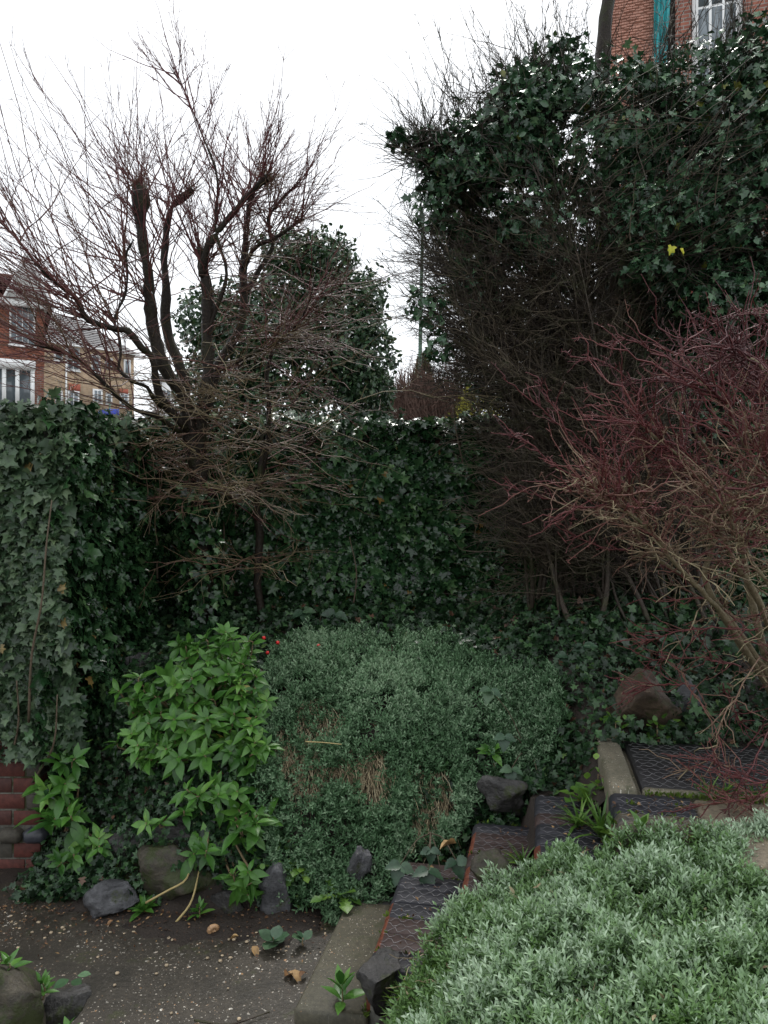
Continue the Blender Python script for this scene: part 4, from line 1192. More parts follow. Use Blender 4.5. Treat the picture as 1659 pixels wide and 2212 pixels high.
# ------------------------------------------------------------------ ivy on the walls
def wall_ivy(parent, n, org, ax, la, lz, z0, nrm, thick, mat, smin, smax, n_obj, top_fluff=0.08, seed=0.0):
    """ivy over an upright face: org + ax*[0..la], up lz, bulging out along nrm"""
    a_ = rng.random(n) * la; z_ = z0 + rng.random(n) ** 0.9 * lz
    ax, nrm = np.array(ax, float), np.array(nrm, float)
    out = np.array([0.5 + 0.9 * mnoise.noise(Vector((a * 1.7 + seed, z * 1.9, seed))) + 0.5 * mnoise.noise(Vector((a * 5 + seed, z * 5, 3.1))) for a, z in zip(a_, z_)])
    dep = np.clip(out, 0.05, 1.6) * thick
    lay = dep * (1 - 0.55 * rng.random(n) ** 2) + rng.normal(size=n) * 0.012
    pos = np.array(org)[None] + a_[:, None] * ax + np.stack([np.zeros(n), np.zeros(n), z_], -1) + lay[:, None] * nrm
    hi = z_ > z0 + lz - 0.10
    pos[hi, 2] += rng.random(hi.sum()) * top_fluff
    N_ = unit(nrm * 1.0 + np.array([0, 0, 0.75]) + rng.normal(size=(n, 3)) * 0.42)
    N_[hi] = unit(N_[hi] + np.array([0, 0, 0.6]))
    D_ = np.array([0, 0, -0.9]) + rng.normal(size=(n, 3)) * 0.55 + nrm * 0.25
    s = rng.uniform(smin, smax, n) * np.clip(rng.lognormal(-0.12, 0.32, n), 0.4, 1.5)
    r = np.clip(rng.beta(2.2, 2.0, n) * 0.92 + 0.10 * (lay / thick - 0.5), 0, 0.975)
    r[rng.random(n) < 0.006] = 0.995
    foliage(parent, IVIES, mat, pos, D_, N_, s, r, n_obj, front=lay / thick + 0.6 * rng.random(n) + 4 * s)


def vines(parent, paths, r, mat):
    for pth in paths:
        limb('stem', smooth_path(pth, 16), r, r * 0.5, mat, parent, 6)


iv = thing('wall_ivy', 'dark green ivy blanket hanging over the back garden wall', 'ivy', (0.0, 5.2, 0.95))
wall_ivy(iv, 23000, (-1.75, 5.27, 0), (1, 0, 0), 4.6, 1.36, 0.88, (0, -1, 0), 0.20, M['ivy'], 0.038, 0.070, 300, 0.08, 2.0)
# leaves lying along the coping
n = 2600
pos = np.stack([rng.uniform(-1.9, 2.8, n), rng.uniform(5.2, 5.6, n), 2.235 + rng.random(n) ** 2 * 0.10], -1)
pos[:, 2] += 0.035 * np.array([nz(p[0], p[1], 3.3, 9) for p in pos])
a = Acc(); place(a, IVIES[1], pos, rng.normal(size=(n, 3)) + np.array([0, -0.6, -0.2]), unit(rng.normal(size=(n, 3)) * 0.4 + np.array([0, -0.75, 1.0])), rng.uniform(0.045, 0.085, n), np.clip(rng.beta(2, 2, n), 0, 0.97))
a.build('top_foliage', M['ivy'], iv, smooth=True, kind='stuff')
n = 900                                                              # ivy climbing the foot of the bare tree
zz = rng.uniform(bz - 0.05, 1.85, n); an = rng.uniform(0, 2 * math.pi, n); rr = 0.055 + 0.07 * rng.random(n) * np.clip(1.6 - 0.6 * (zz - 0.9), 0.3, 1.6)
cx = np.interp(zz, LIMBS[0][:20, 2], LIMBS[0][:20, 0]); out_ = np.stack([np.cos(an), np.sin(an), 0 * an], -1)
pos = np.stack([cx, np.full(n, 4.73), zz], -1) + out_ * rr[:, None]
a = Acc(); place(a, IVIES[0], pos, out_ * 0.4 + np.array([0, 0, -1.0]) + rng.normal(size=(n, 3)) * 0.5, out_ + np.array([0, 0, 0.6]) + rng.normal(size=(n, 3)) * 0.4, rng.uniform(0.03, 0.065, n), rng.random(n) * 0.9)
a.build('trunk_foliage', M['ivy'], iv, smooth=True, kind='stuff')
vines(iv, [[P(480, 1280, 5.12), P(484, 1150, 5.1), P(478, 1020, 5.1), P(482, 940, 5.12)], [P(760, 1330, 5.1), P(770, 1240, 5.07), P(755, 1160, 5.06)], [P(1000, 1000, 5.06), P(985, 930, 5.04), P(978, 880, 5.1)]], 0.006, M['vine'])

il = thing('pier_ivy', 'ivy painted pale with skylight bulging over the top of the brick pier', 'ivy', (-1.9, 3.6, 0.9))
wall_ivy(il, 9500, (-2.55, 3.58, 0), (1, 0, 0), 1.12, 1.56, 0.54, (0, -1, 0), 0.18, M['ivy_lit'], 0.034, 0.060, 300, 0.10, 7.0)
n = 2200
pos = np.stack([rng.uniform(-2.5, -1.45, n), rng.uniform(3.45, 5.2, n), 2.08 + rng.random(n) ** 2 * 0.12], -1)
pos[:, 2] += 0.06 * np.array([nz(p[0], p[1], 2.7, 3) for p in pos])
a = Acc(); place(a, IVIES[0], pos, rng.normal(size=(n, 3)) + np.array([0, -0.6, -0.2]), unit(rng.normal(size=(n, 3)) * 0.45 + np.array([0, -0.2, 1.0])), rng.uniform(0.04, 0.075, n), np.clip(rng.beta(2, 2, n), 0, 0.97))
a.build('top_foliage', M['ivy_lit'], il, smooth=True, kind='stuff')
vines(il, [[P(62, 1560, 3.50), P(68, 1420, 3.44), P(90, 1300, 3.40), P(100, 1180, 3.40), P(112, 1080, 3.42)], [P(24, 1640, 3.56), P(40, 1560, 3.52), P(36, 1470, 3.48)], [P(70, 1690, 3.57), P(115, 1610, 3.50), P(124, 1500, 3.46)]], 0.006, M['vine'])

isd = thing('side_ivy', 'shaded ivy on the side wall in the dark corner behind the bare tree', 'ivy', (-1.55, 4.4, 0.8))
wall_ivy(isd, 7000, (-1.58, 3.48, 0), (0.04, 1, 0), 1.75, 1.75, 0.38, (1, 0, 0), 0.17, M['ivy'], 0.040, 0.070, 260, 0.10, 11.0)
vines(isd, [[P(165, 1560, 3.75), P(160, 1380, 3.8), P(155, 1200, 3.85)], [P(340, 1250, 4.9), P(337, 1150, 4.9), P(330, 1050, 4.92)]], 0.006, M['vine'])

# ------------------------------------------------------------------ ground ivy over the bank
def on_bank(n, x0, x1, y0, y1, h=0.05, mask=None):
    x = rng.uniform(x0, x1, n); y = rng.uniform(y0, y1, n)
    if mask is not None:
        k = np.array([mask(a, b) for a, b in zip(x, y)]); x, y = x[k], y[k]
    z = np.array([bank_h(a, b) for a, b in zip(x, y)])
    e = 0.02
    gx = np.array([(bank_h(a + e, b) - bank_h(a - e, b)) / (2 * e) for a, b in zip(x, y)])
    gy = np.array([(bank_h(a, b + e) - bank_h(a, b - e)) / (2 * e) for a, b in zip(x, y)])
    N_ = unit(np.stack([-gx, -gy, np.ones(len(x))], -1))
    p = np.stack([x, y, z], -1) + N_ * (rng.random(len(x)) ** 1.5 * h)[:, None]
    return p, N_


a = Acc()
for (n, x0, x1, y0, y1, h, sm) in ((11000, -1.6, -0.55, 3.28, 4.4, 0.10, 0.031), (6500, -1.5, 1.2, 4.1, 5.25, 0.12, 0.045), (6500, 0.5, 1.7, 3.3, 5.2, 0.10, 0.038), (2600, 1.2, 3.2, 3.4, 5.2, 0.14, 0.055), (2600, 0.0, 0.9, 3.25, 3.8, 0.07, 0.032), (1800, -0.95, -0.4, 3.24, 3.7, 0.06, 0.026)):
    p, nn = on_bank(n, x0, x1, y0, y1, h)
    m = len(p)
    keep = np.array([nz(q[0], q[1], 2.2, 12) for q in p]) > -2
    p, nn = p[keep], nn[keep]; m = len(p)
    N_ = unit(nn + np.array([0, -0.25, 0.25]) + rng.normal(size=(m, 3)) * 0.42)
    D_ = rng.normal(size=(m, 3)) + np.array([0, -0.5, -0.4])
    w = rng.integers(0, 6, m)
    for k in range(6):
        q = w == k
        place(a, IVIES[k], p[q], D_[q], N_[q], rng.uniform(0.6, 1.25, q.sum()) * sm, np.clip(rng.beta(2, 2.2, q.sum()) + (rng.random(q.sum()) < 0.015), 0, 1))
tag(a.build('ground_ivy', M['ground_ivy'], None, smooth=True), 'small dark ivy creeping over the bare bank soil', 'ivy', None, 'stuff')
# leaf litter and twig trash
a = Acc(); n = 1500
p, nn = on_bank(n, -1.6, 2.6, 3.25, 5.2, 0.015)
place(a, T_OVATE, p, rng.normal(size=(n, 3)), unit(nn + rng.normal(size=(n, 3)) * 0.3), rng.uniform(0.015, 0.04, n), rng.random(n) ** 2 * 0.5)
tag(a.build('leaf_litter', M['dead_leaf'], None), 'brown leaf litter scattered over the bank', 'leaf litter', None, 'stuff')

a = Acc(); n = 1000                                             # crumbs and bits along the patio edge
p = np.stack([rng.uniform(-1.75, -0.2, n), 3.26 - np.abs(rng.normal(size=n)) * 0.14, np.full(n, 0.012)], -1)
p[:, 2] = np.maximum(p[:, 2], [bank_h(q[0], q[1]) + 0.006 for q in p])
place(a, T_SMALL, p, rng.normal(size=(n, 3)) * np.array([1, 1, 0.2]), unit(rng.normal(size=(n, 3)) * 0.4 + np.array([0, 0, 1])), rng.uniform(0.005, 0.020, n), rng.random(n) ** 3 * 0.9)
for (o, ln, dp_, zt, ms, ns) in specs:
    m = 90; q = to_frame(np.stack([dp_ * rng.random(m) ** 0.6, ln * rng.random(m), np.full(m, zt + 0.005)], -1), np.array(o))
    place(a, T_SMALL, q, rng.normal(size=(m, 3)) * np.array([1, 1, 0.2]), unit(rng.normal(size=(m, 3)) * 0.4 + np.array([0, 0, 1])), rng.uniform(0.006, 0.024, m), rng.random(m) ** 2 * 0.9)
tag(a.build('leaf_crumbs', M['dead_leaf'], None), 'crumbled brown leaf bits along the bank foot and on the steps', 'leaf litter', None, 'stuff')

# ------------------------------------------------------------------ silver carpets
def silver_shoot(seed, pairs=5):
    g = np.random.default_rng(seed)
    V, Fq = [], []
    lean = g.normal(size=2) * 0.25
    for k in range(pairs):
        t = k / (pairs - 1)
        for s in (0, 1):
            an = k * math.pi / 2 + s * math.pi + g.normal() * 0.25
            el = 0.35 + 0.75 * t + g.normal() * 0.15
            ln = (0.72 - 0.30 * t) * g.uniform(0.85, 1.15); w = 0.078 * g.uniform(0.8, 1.2)
            c = np.array([lean[0] * t, 0, lean[1] * t]) + np.array([0, 1.05 * t, 0])
            dv = np.array([math.cos(an) * math.cos(el), math.sin(el), math.sin(an) * math.cos(el)])
            sd = np.array([-math.sin(an), 0, math.cos(an)]); up = np.cross(sd, dv)
            b = len(V)
            V += [c, c + dv * ln * 0.5 + sd * w + up * 0.02, c + dv * ln + up * -0.10 * ln, c + dv * ln * 0.5 - sd * w + up * 0.02]
            Fq += [[b, b + 1, b + 2], [b, b + 2, b + 3]]
    return np.array(V), np.array(Fq)


SHOOTS = [silver_shoot(s) for s in range(6)]
SHOOT_OFF = np.repeat(np.linspace(-0.30, 0.28, 5), 8)        # low old leaves greener, young felted white; depth shading painted in too


def carpet(name, label, p, nn, smin, smax, mat, up=(0, -0.1, 0.7), tone=None, group='silver carpets'):
    a = Acc(); m = len(p)
    D_ = unit(nn + np.array(up) + rng.normal(size=(m, 3)) * 0.38)
    N_ = rng.normal(size=(m, 3)); w = rng.integers(0, 6, m)
    r = rng.random(m) * 0.93 if tone is None else np.clip(tone + rng.normal(size=m) * 0.16, 0, 0.95)
    s = rng.uniform(smin, smax, m)
    for k in range(6):
        q = w == k
        place(a, SHOOTS[k], p[q], D_[q], N_[q], s[q], r[q], SHOOT_OFF)
    return tag(a.build(name, mat, None), label, 'ground cover', group, 'stuff')


def bed_pts(n, x0, x1, y0, y1):
    x = rng.uniform(x0, x1, n); y = rng.uniform(y0, y1, n); e = 0.02
    z = np.array([bed_h(a, b) for a, b in zip(x, y)])
    gx = np.array([(bed_h(a + e, b) - bed_h(a - e, b)) / (2 * e) for a, b in zip(x, y)])
    gy = np.array([(bed_h(a, b + e) - bed_h(a, b - e)) / (2 * e) for a, b in zip(x, y)])
    return np.stack([x, y, z], -1), unit(np.stack([-gx, -gy, np.ones(n)], -1))


p, nn = bed_pts(25000, 0.0, 1.75, 1.45, 2.56)
lim = np.interp(p[:, 0], [0.0, 0.06, 0.2, 0.4, 0.55, 0.9, 1.8], [2.14, 2.22, 2.40, 2.46, 2.46, 2.42, 2.50])
kp = p[:, 1] < lim + np.array([0.05 * nz(q[0], q[1], 6, 2) for q in p])
thin = np.array([nz(q[0], q[1], 3.5, 21) + 0.5 * nz(q[0], q[1], 9, 22) for q in p])
kp &= ~((thin > 0.42) & (rng.random(len(p)) < 0.55))
p, nn, th = p[kp], nn[kp], thin[kp]
fl = np.array([0.35 + 1.0 * nz(q[0], q[1], 5.0, 31) + 0.6 * nz(q[0], q[1], 13.0, 31) for q in p])
p[:, 2] += 0.10 * np.clip(fl, 0, 1) + rng.random(len(p)) * 0.055 - 0.01
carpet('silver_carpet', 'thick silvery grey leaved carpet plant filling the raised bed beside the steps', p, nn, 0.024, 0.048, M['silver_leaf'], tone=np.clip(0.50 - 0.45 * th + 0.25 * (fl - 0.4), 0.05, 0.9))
# green understorey and dry stalks inside the carpet
a = Acc(); q, n2 = bed_pts(9000, 0.02, 1.7, 1.45, 2.42); m = len(q)
place(a, T_BLADE, q, unit(n2 + rng.normal(size=(m, 3)) * 0.6), rng.normal(size=(m, 3)), rng.uniform(0.03, 0.065, m), 0.2 + rng.random(m) * 0.8)
tag(a.build('green_blades', M['weed_leaf'], None), 'thin green blades growing up through the raised silver carpet', 'grass', None, 'stuff')


a = Acc(); q, n2 = bed_pts(420, 0.05, 1.6, 1.5, 2.4); m = len(q)
q[:, 2] += 0.05
tubes(a, grow(q, rng.normal(size=(m, 3)) * np.array([1, 1, 0.3]), rng.uniform(0.04, 0.12, m), 4, None, 0.3), 0.0014, 0.0010, 3, rng.random(m))
for k in range(2):
    q, n2 = bed_pts(110, 0.03, 1.6, 1.5, 2.4); m = len(q); q[:, 2] += 0.085
    place(a, T_LANCE, q, rng.normal(size=(m, 3)), unit(n2 + rng.normal(size=(m, 3)) * 0.5), rng.uniform(0.016, 0.034, m), rng.random(m))
tag(a.build('dry_stalks', M['straw'], None), 'dry yellow stalks and shrivelled leaves lodged in the raised silver carpet', 'straw', None, 'stuff')


# bank carpet: hangs over the steep middle of the bank, torn open where straw shows
def carpet_mask(x, y):
    c = [(-0.42, 3.45), (-0.30, 4.6)]
    u = 829.5 + x / y * F0
    lo = np.interp(y, [3.2, 3.4, 3.7, 4.2, 4.8], [600, 570, 575, 600, 660]); hi = np.interp(y, [3.2, 3.3, 3.45, 3.6, 3.9, 4.1, 4.35], [850, 915, 1010, 1060, 1080, 1060, 980])
    return lo + 60 * nz(x, y, 5, 1) + 40 * nz(x, y, 14, 4) + rng.normal() * 28 < u < hi + 60 * nz(x, y, 5, 3) + 40 * nz(x, y, 14, 5) + rng.normal() * 38 and y < 4.30 + rng.normal() * 0.13 + 0.25 * nz(x, 1, 4, 8) + 0.1 * nz(x, y, 15, 8)


p, nn = on_bank(24000, -0.62, 0.75, 3.20, 4.60, 0.02, carpet_mask)
TEARS = [(690, 1585, 55, 60), (655, 1680, 50, 60), (815, 1695, 38, 50), (745, 1675, 40, 25), (925, 1750, 45, 75), (605, 1600, 22, 50)]
uu = 829.5 + p[:, 0] / p[:, 1] * F0; vv = 1106 - (p[:, 2] + 0.03 - EYE) / p[:, 1] * F0
tear = np.zeros(len(p))
for (cu, cv, ru, rv) in TEARS:
    w_ = np.array([nz(q[0], q[2], 9, cu * 0.01) for q in p]) * 0.6
    tear = np.maximum(tear, 1.15 - np.hypot((uu - cu) / ru, (vv - cv) / rv) + w_)
kp = rng.random(len(p)) > np.clip(tear * 2.0, 0, 0.86)
kp &= ~((np.array([nz(q[0], q[1], 6, 41) + 0.5 * nz(q[0], q[1], 15, 43) for q in p]) > 0.12) & (rng.random(len(p)) < 0.72))
p, nn, tr2 = p[kp], nn[kp], tear[kp]
puff = np.array([0.5 + 0.9 * nz(q[0], q[2] * 1.2, 4.0, 17) for q in p])
p = p + nn * (0.02 + 0.055 * np.clip(puff, 0, 1.2) * (tr2 < 0.2) + rng.random(len(p)) * 0.03)[:, None]
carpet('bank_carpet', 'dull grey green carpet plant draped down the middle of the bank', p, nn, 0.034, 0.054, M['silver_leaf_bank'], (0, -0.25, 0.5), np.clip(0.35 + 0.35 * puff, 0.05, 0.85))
p, nn = on_bank(3000, 0.48, 0.90, 3.50, 4.0, 0.02)
kk = np.hypot((p[:, 0] - 0.68) / 0.20, (p[:, 1] - 3.74) / 0.24) + 0.3 * np.array([nz(q[0], q[1], 6, 3) for q in p]) + rng.normal(size=len(p)) * 0.18 < 1
p, nn = p[kk], nn[kk]; p = p + nn * (0.03 + 0.05 * rng.random(len(p)))[:, None]
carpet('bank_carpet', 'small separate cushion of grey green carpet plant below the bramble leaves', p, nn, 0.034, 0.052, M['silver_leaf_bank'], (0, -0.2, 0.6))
# straw in the torn places
a = Acc()
for (cu, cv, ru, rv) in TEARS:
    m = int(ru * rv * 0.10) + 50
    pts = []
    while len(pts) < m:
        x = rng.uniform(-0.62, 0.5); y = rng.uniform(3.2, 4.3); z = bank_h(x, y)
        u = 829.5 + x / y * F0; v = 1106 - (z - EYE) / y * F0
        if math.hypot((u - cu) / ru, (v - cv) / rv) < 1.15: pts.append((x, y, z + 0.045))
    pts = np.array(pts)
    d = np.stack([rng.normal(size=m) * 0.25, -0.55 + rng.normal(size=m) * 0.2, -0.9 + rng.normal(size=m) * 0.2], -1)
    tubes(a, grow(pts + np.array([0, -0.01, 0.02]), d, rng.uniform(0.05, 0.16, m), 5, None, 0.25), 0.0015, 0.0010, 3, rng.random(m))
tag(a.build('dry_straw', M['straw'], None), 'pale dry straw stalks showing through tears in the bank carpet', 'straw', None, 'stuff')

# moss on the low bank and in the step joints
a = Acc(); p, nn = on_bank(9000, -1.22, -0.72, 3.24, 3.52, 0.012, lambda x, y: nz(x, y, 5, 6) > -0.15)
for (c, ru, n2) in ((P(375, 1890, 3.36), 0.13, 1),):
    pass
m = len(p); place(a, T_SMALL, p, unit(nn + rng.normal(size=(m, 3)) * 0.5), rng.normal(size=(m, 3)), rng.uniform(0.006, 0.013, m), rng.random(m))
st = []
for k, (o, ln, dp_, zt, ms, ns) in enumerate(specs):
    for i in range(len(ms) + 1):
        if rng.random() < 0.55:
            mm = 70; yy = np.full(mm, i * ln / len(ms)) + rng.normal(size=mm) * 0.004; xx = rng.uniform(0.0, dp_, mm)
            xx = xx[np.array([nz(q * 20, i + k, 1, 2) for q in xx]) > -0.05]; st.append(to_frame(np.stack([xx, yy[:len(xx)], np.full(len(xx), zt - 0.006)], -1), np.array(o)))
mm = 900; st.append(to_frame(np.stack([rng.uniform(0.12, 1.5, mm), 0.352 + rng.normal(size=mm) * 0.010, np.full(mm, 0.672)], -1), oL))
mm = 240; st.append(to_frame(np.stack([0.225 + rng.normal(size=mm) * 0.008, rng.uniform(0.0, 0.7, mm), np.full(mm, 0.078)], -1), o1))
mm = 500; st.append(np.stack([0.02 + rng.normal(size=mm) * 0.05, 2.17 + rng.normal(size=mm) * 0.03, np.full(mm, 0.085)], -1))
q = np.concatenate(st); m = len(q)
place(a, T_SMALL, q, unit(np.array([0, 0, 1.0]) + rng.normal(size=(m, 3)) * 0.6), rng.normal(size=(m, 3)), rng.uniform(0.010, 0.022, m), 0.5 + 0.5 * rng.random(m))
tag(a.build('moss', M['moss'], None), 'moss on the low bank and in the step joints', 'moss', None, 'stuff')

# ------------------------------------------------------------------ broad-leaved green shrubs
T_SH = [t_strip([0.014, 0.100, 0.175, 0.200, 0.165, 0.085, 0.004], 0.35, dr, tw_) for dr, tw_ in ((0.18, 0), (0.30, 0.3), (0.08, -0.3), (0.42, 0.2))]


def shrub(name, label, base, tips, leaf, n_leaf=9, mat='shrub_leaf', group=None, facing=(0, -0.35, 0.8)):
    """woody stems ending in whorls of long leaves"""
    t = thing(name, label, 'shrub', base, group)
    P_, D_, N_, S_, R_ = [], [], [], [], []
    base = np.array(base)
    for (tip, sc) in tips:
        ax = unit(np.array(facing) + rng.normal(size=3) * 0.38 + 0.6 * unit(tip - base) * np.array([1, 0.6, 0.2]))
        st = base + (tip - base) * 0.15 + rng.normal(size=3) * 0.03
        mid = (st + tip) / 2 + np.array([0, 0.05, -0.03]) + rng.normal(size=3) * 0.02
        limb('stem', smooth_path([base + rng.normal(size=3) * np.array([0.02, 0.02, 0.0]), mid, tip - ax * 0.03, tip + ax * 0.01], 9), 0.006, 0.003, M['shrub_stem'], t, 5)
        e1 = unit(np.cross(ax, [0.3, 0.1, 1.0])); e2 = np.cross(ax, e1)
        n = n_leaf + rng.integers(-1, 3); a0 = rng.random() * 6.28
        hue = np.clip(rng.normal() * 0.18 + 0.5, 0.05, 0.9)
        for k in range(n):
            an = a0 + k * 2.4 + rng.normal() * 0.3; f = k / n
            el = 0.0 + 0.95 * f ** 1.2 + rng.normal() * 0.24
            d = (e1 * math.cos(an) + e2 * math.sin(an)) * math.cos(el) + ax * math.sin(el) + np.array([0, 0, -0.12 * (1 - f)])
            P_.append(tip + ax * (0.022 * f - 0.012)); D_.append(d); N_.append(ax * math.cos(el) - (e1 * math.cos(an) + e2 * math.sin(an)) * math.sin(el) + rng.normal(size=3) * 0.12)
            S_.append(leaf * sc * (1.08 - 0.5 * f) * rng.uniform(0.65, 1.15)); R_.append(0.995 if rng.random() < 0.012 and f < 0.3 else np.clip(hue - 0.15 + 0.35 * f + rng.normal() * 0.08, 0, 0.95))
    foliage(t, T_SH, M[mat], np.array(P_), np.array(D_), np.array(N_), np.array(S_), np.array(R_), 300, key='shrub')
    return t


def tips_in(blobs):
    out = []
    for (u, v, Y, ru, rv, n, sc) in blobs:
        for k in range(n):
            r = math.sqrt((k + 0.5) / n); an = k * 2.4 + rng.random() * 0.5
            out.append((P(u + ru * r * math.cos(an), v + rv * r * math.sin(an), Y + rng.normal() * 0.03 + 0.10 * r * r), sc * rng.uniform(0.85, 1.1)))
    return out


shrub('leafy_shrub', 'large bright green shrub of whorled leaves spreading over the bank', P(450, 1640, 3.85), tips_in([(465, 1420, 3.66, 90, 62, 20, 1.0), (365, 1500, 3.56, 115, 58, 20, 1.0), (510, 1500, 3.56, 72, 65, 16, 1.0), (430, 1570, 3.48, 150, 62, 24, 1.0), (325, 1605, 3.46, 75, 50, 11, 0.95), (420, 1630, 3.42, 110, 35, 11, 1.0), (540, 1628, 3.42, 48, 42, 8, 1.0)]), 0.096, 10, group=None)
shrub('trailing_shrub', 'green shrub shoots trailing from bare stems over the dark rocks', P(470, 1690, 3.52), tips_in([(455, 1715, 3.28, 60, 25, 6, 0.85), (540, 1780, 3.24, 62, 38, 10, 0.95), (435, 1838, 3.18, 30, 22, 4, 0.85), (335, 1776, 3.24, 20, 12, 2, 0.7), (420, 1750, 3.26, 35, 15, 3, 0.75), (530, 1905, 3.12, 32, 35, 6, 0.7)]), 0.115, 8)
shrub('leafy_shrub', 'small bright green shrub against the brick pier corner', P(165, 1790, 3.62), tips_in([(150, 1640, 3.50, 28, 18, 3, 0.95), (125, 1710, 3.46, 40, 28, 5, 1.0), (140, 1765, 3.42, 45, 25, 5, 1.05), (205, 1830, 3.38, 32, 32, 6, 0.7), (150, 1862, 3.36, 35, 22, 5, 0.65)]), 0.118, 8)

# ------------------------------------------------------------------ twiggy thicket and the ivy tree on the right
th = thing('twiggy_shrub', 'dense thicket of bare brown stems under the overhanging ivy', 'shrub', P(1240, 1390, 4.55))
b0 = P(1240, 1390, 4.55); b0[2] = bank_h(b0[0], 4.55)
th.location.z = b0[2]
a = Acc(); ST = []
m = 46
for k in range(m):
    f = k / (m - 1)
    bs_ = b0 + np.array([rng.uniform(-0.30, 0.75), rng.uniform(-0.30, 0.55), -0.03])
    topu = rng.uniform(905, 1420); topv = rng.uniform(330, 760) if topu > 980 else rng.uniform(430, 760)
    tip = P(topu, topv, rng.uniform(4.2, 5.2))
    mid = bs_ * 0.5 + tip * 0.5 + np.array([rng.normal() * 0.08 + 0.10 * (tip[0] < bs_[0]), rng.normal() * 0.05, 0.05 + rng.normal() * 0.05])
    pth = smooth_path([bs_, bs_ * 0.75 + mid * 0.25 + rng.normal(size=3) * 0.02, mid, tip], 18)
    ST.append(pth)
    r = rng.uniform(0.007, 0.018)
    limb('stem', pth, r, r * 0.3, M['thicket_twig'], th, 6)
ST = np.array(ST)
n = 4600
q, tn, i = sample(ST, n, 0.33, 1.0)
d = unit(tn * 0.5 + rng.normal(size=(n, 3)) * np.array([0.8, 0.6, 0.35]) + np.array([-0.35, -0.1, 0.12]))
Lq = rng.uniform(0.15, 0.55, n)
G = grow(q, d, Lq, 7, np.stack([np.zeros(n), np.zeros(n), rng.uniform(-0.25, 0.2, n)], -1), 0.18)
cc = rng.random(n); tubes(a, G, rng.uniform(0.0022, 0.0042, n), 0.0012, 3, cc)
n2 = 32000
q, tn, i = sample(G, n2, 0.08, 1.0)
K = grow(q, spread(tn, 0.55) + np.array([0, 0, 0.05]), rng.uniform(0.03, 0.22, n2), 4, None, 0.22)
tubes(a, K, 0.0018, 0.0009, 3, np.clip(cc[i] + rng.normal(size=n2) * 0.2, 0, 1))
# brush of fine twigs poking left through the gap
n = 260
q = np.array([P(rng.uniform(960, 1120), rng.uniform(480, 860), rng.uniform(4.4, 4.9)) for _ in range(n)])
G2 = grow(q, np.stack([-1.0 + rng.normal(size=n) * 0.3, rng.normal(size=n) * 0.4, 0.15 + rng.normal(size=n) * 0.25], -1), rng.uniform(0.12, 0.36, n), 6, None, 0.18)
tubes(a, G2, 0.0024, 0.0010, 3, rng.random(n) * 0.5)
q, tn, i = sample(G2, 1500, 0.1, 1.0); tubes(a, grow(q, spread(tn, 0.4), rng.uniform(0.03, 0.14, 1500), 4), 0.0015, 0.0008, 3, 0.2)
# lower sprays in front of the wall ivy
n = 90
q = np.array([P(rng.uniform(1140, 1330), rng.uniform(980, 1330), rng.uniform(4.2, 4.6)) for _ in range(n)])
G3 = grow(q, np.stack([-0.7 + rng.normal(size=n) * 0.6, rng.normal(size=n) * 0.4 - 0.1, 0.05 + rng.normal(size=n) * 0.35], -1), rng.uniform(0.2, 0.6, n), 7, np.stack([np.zeros(n), np.zeros(n), rng.uniform(-0.2, 0.2, n)], -1), 0.16)
tubes(a, G3, 0.0028, 0.0012, 3, 0.3 + 0.6 * rng.random(n))
q, tn, i = sample(G3, 600, 0.1, 1.0); tubes(a, grow(q, spread(tn, 0.5), rng.uniform(0.03, 0.16, 600), 4), 0.0016, 0.0009, 3, 0.6)
a.build('twigs', M['thicket_twig'], th, kind='stuff')

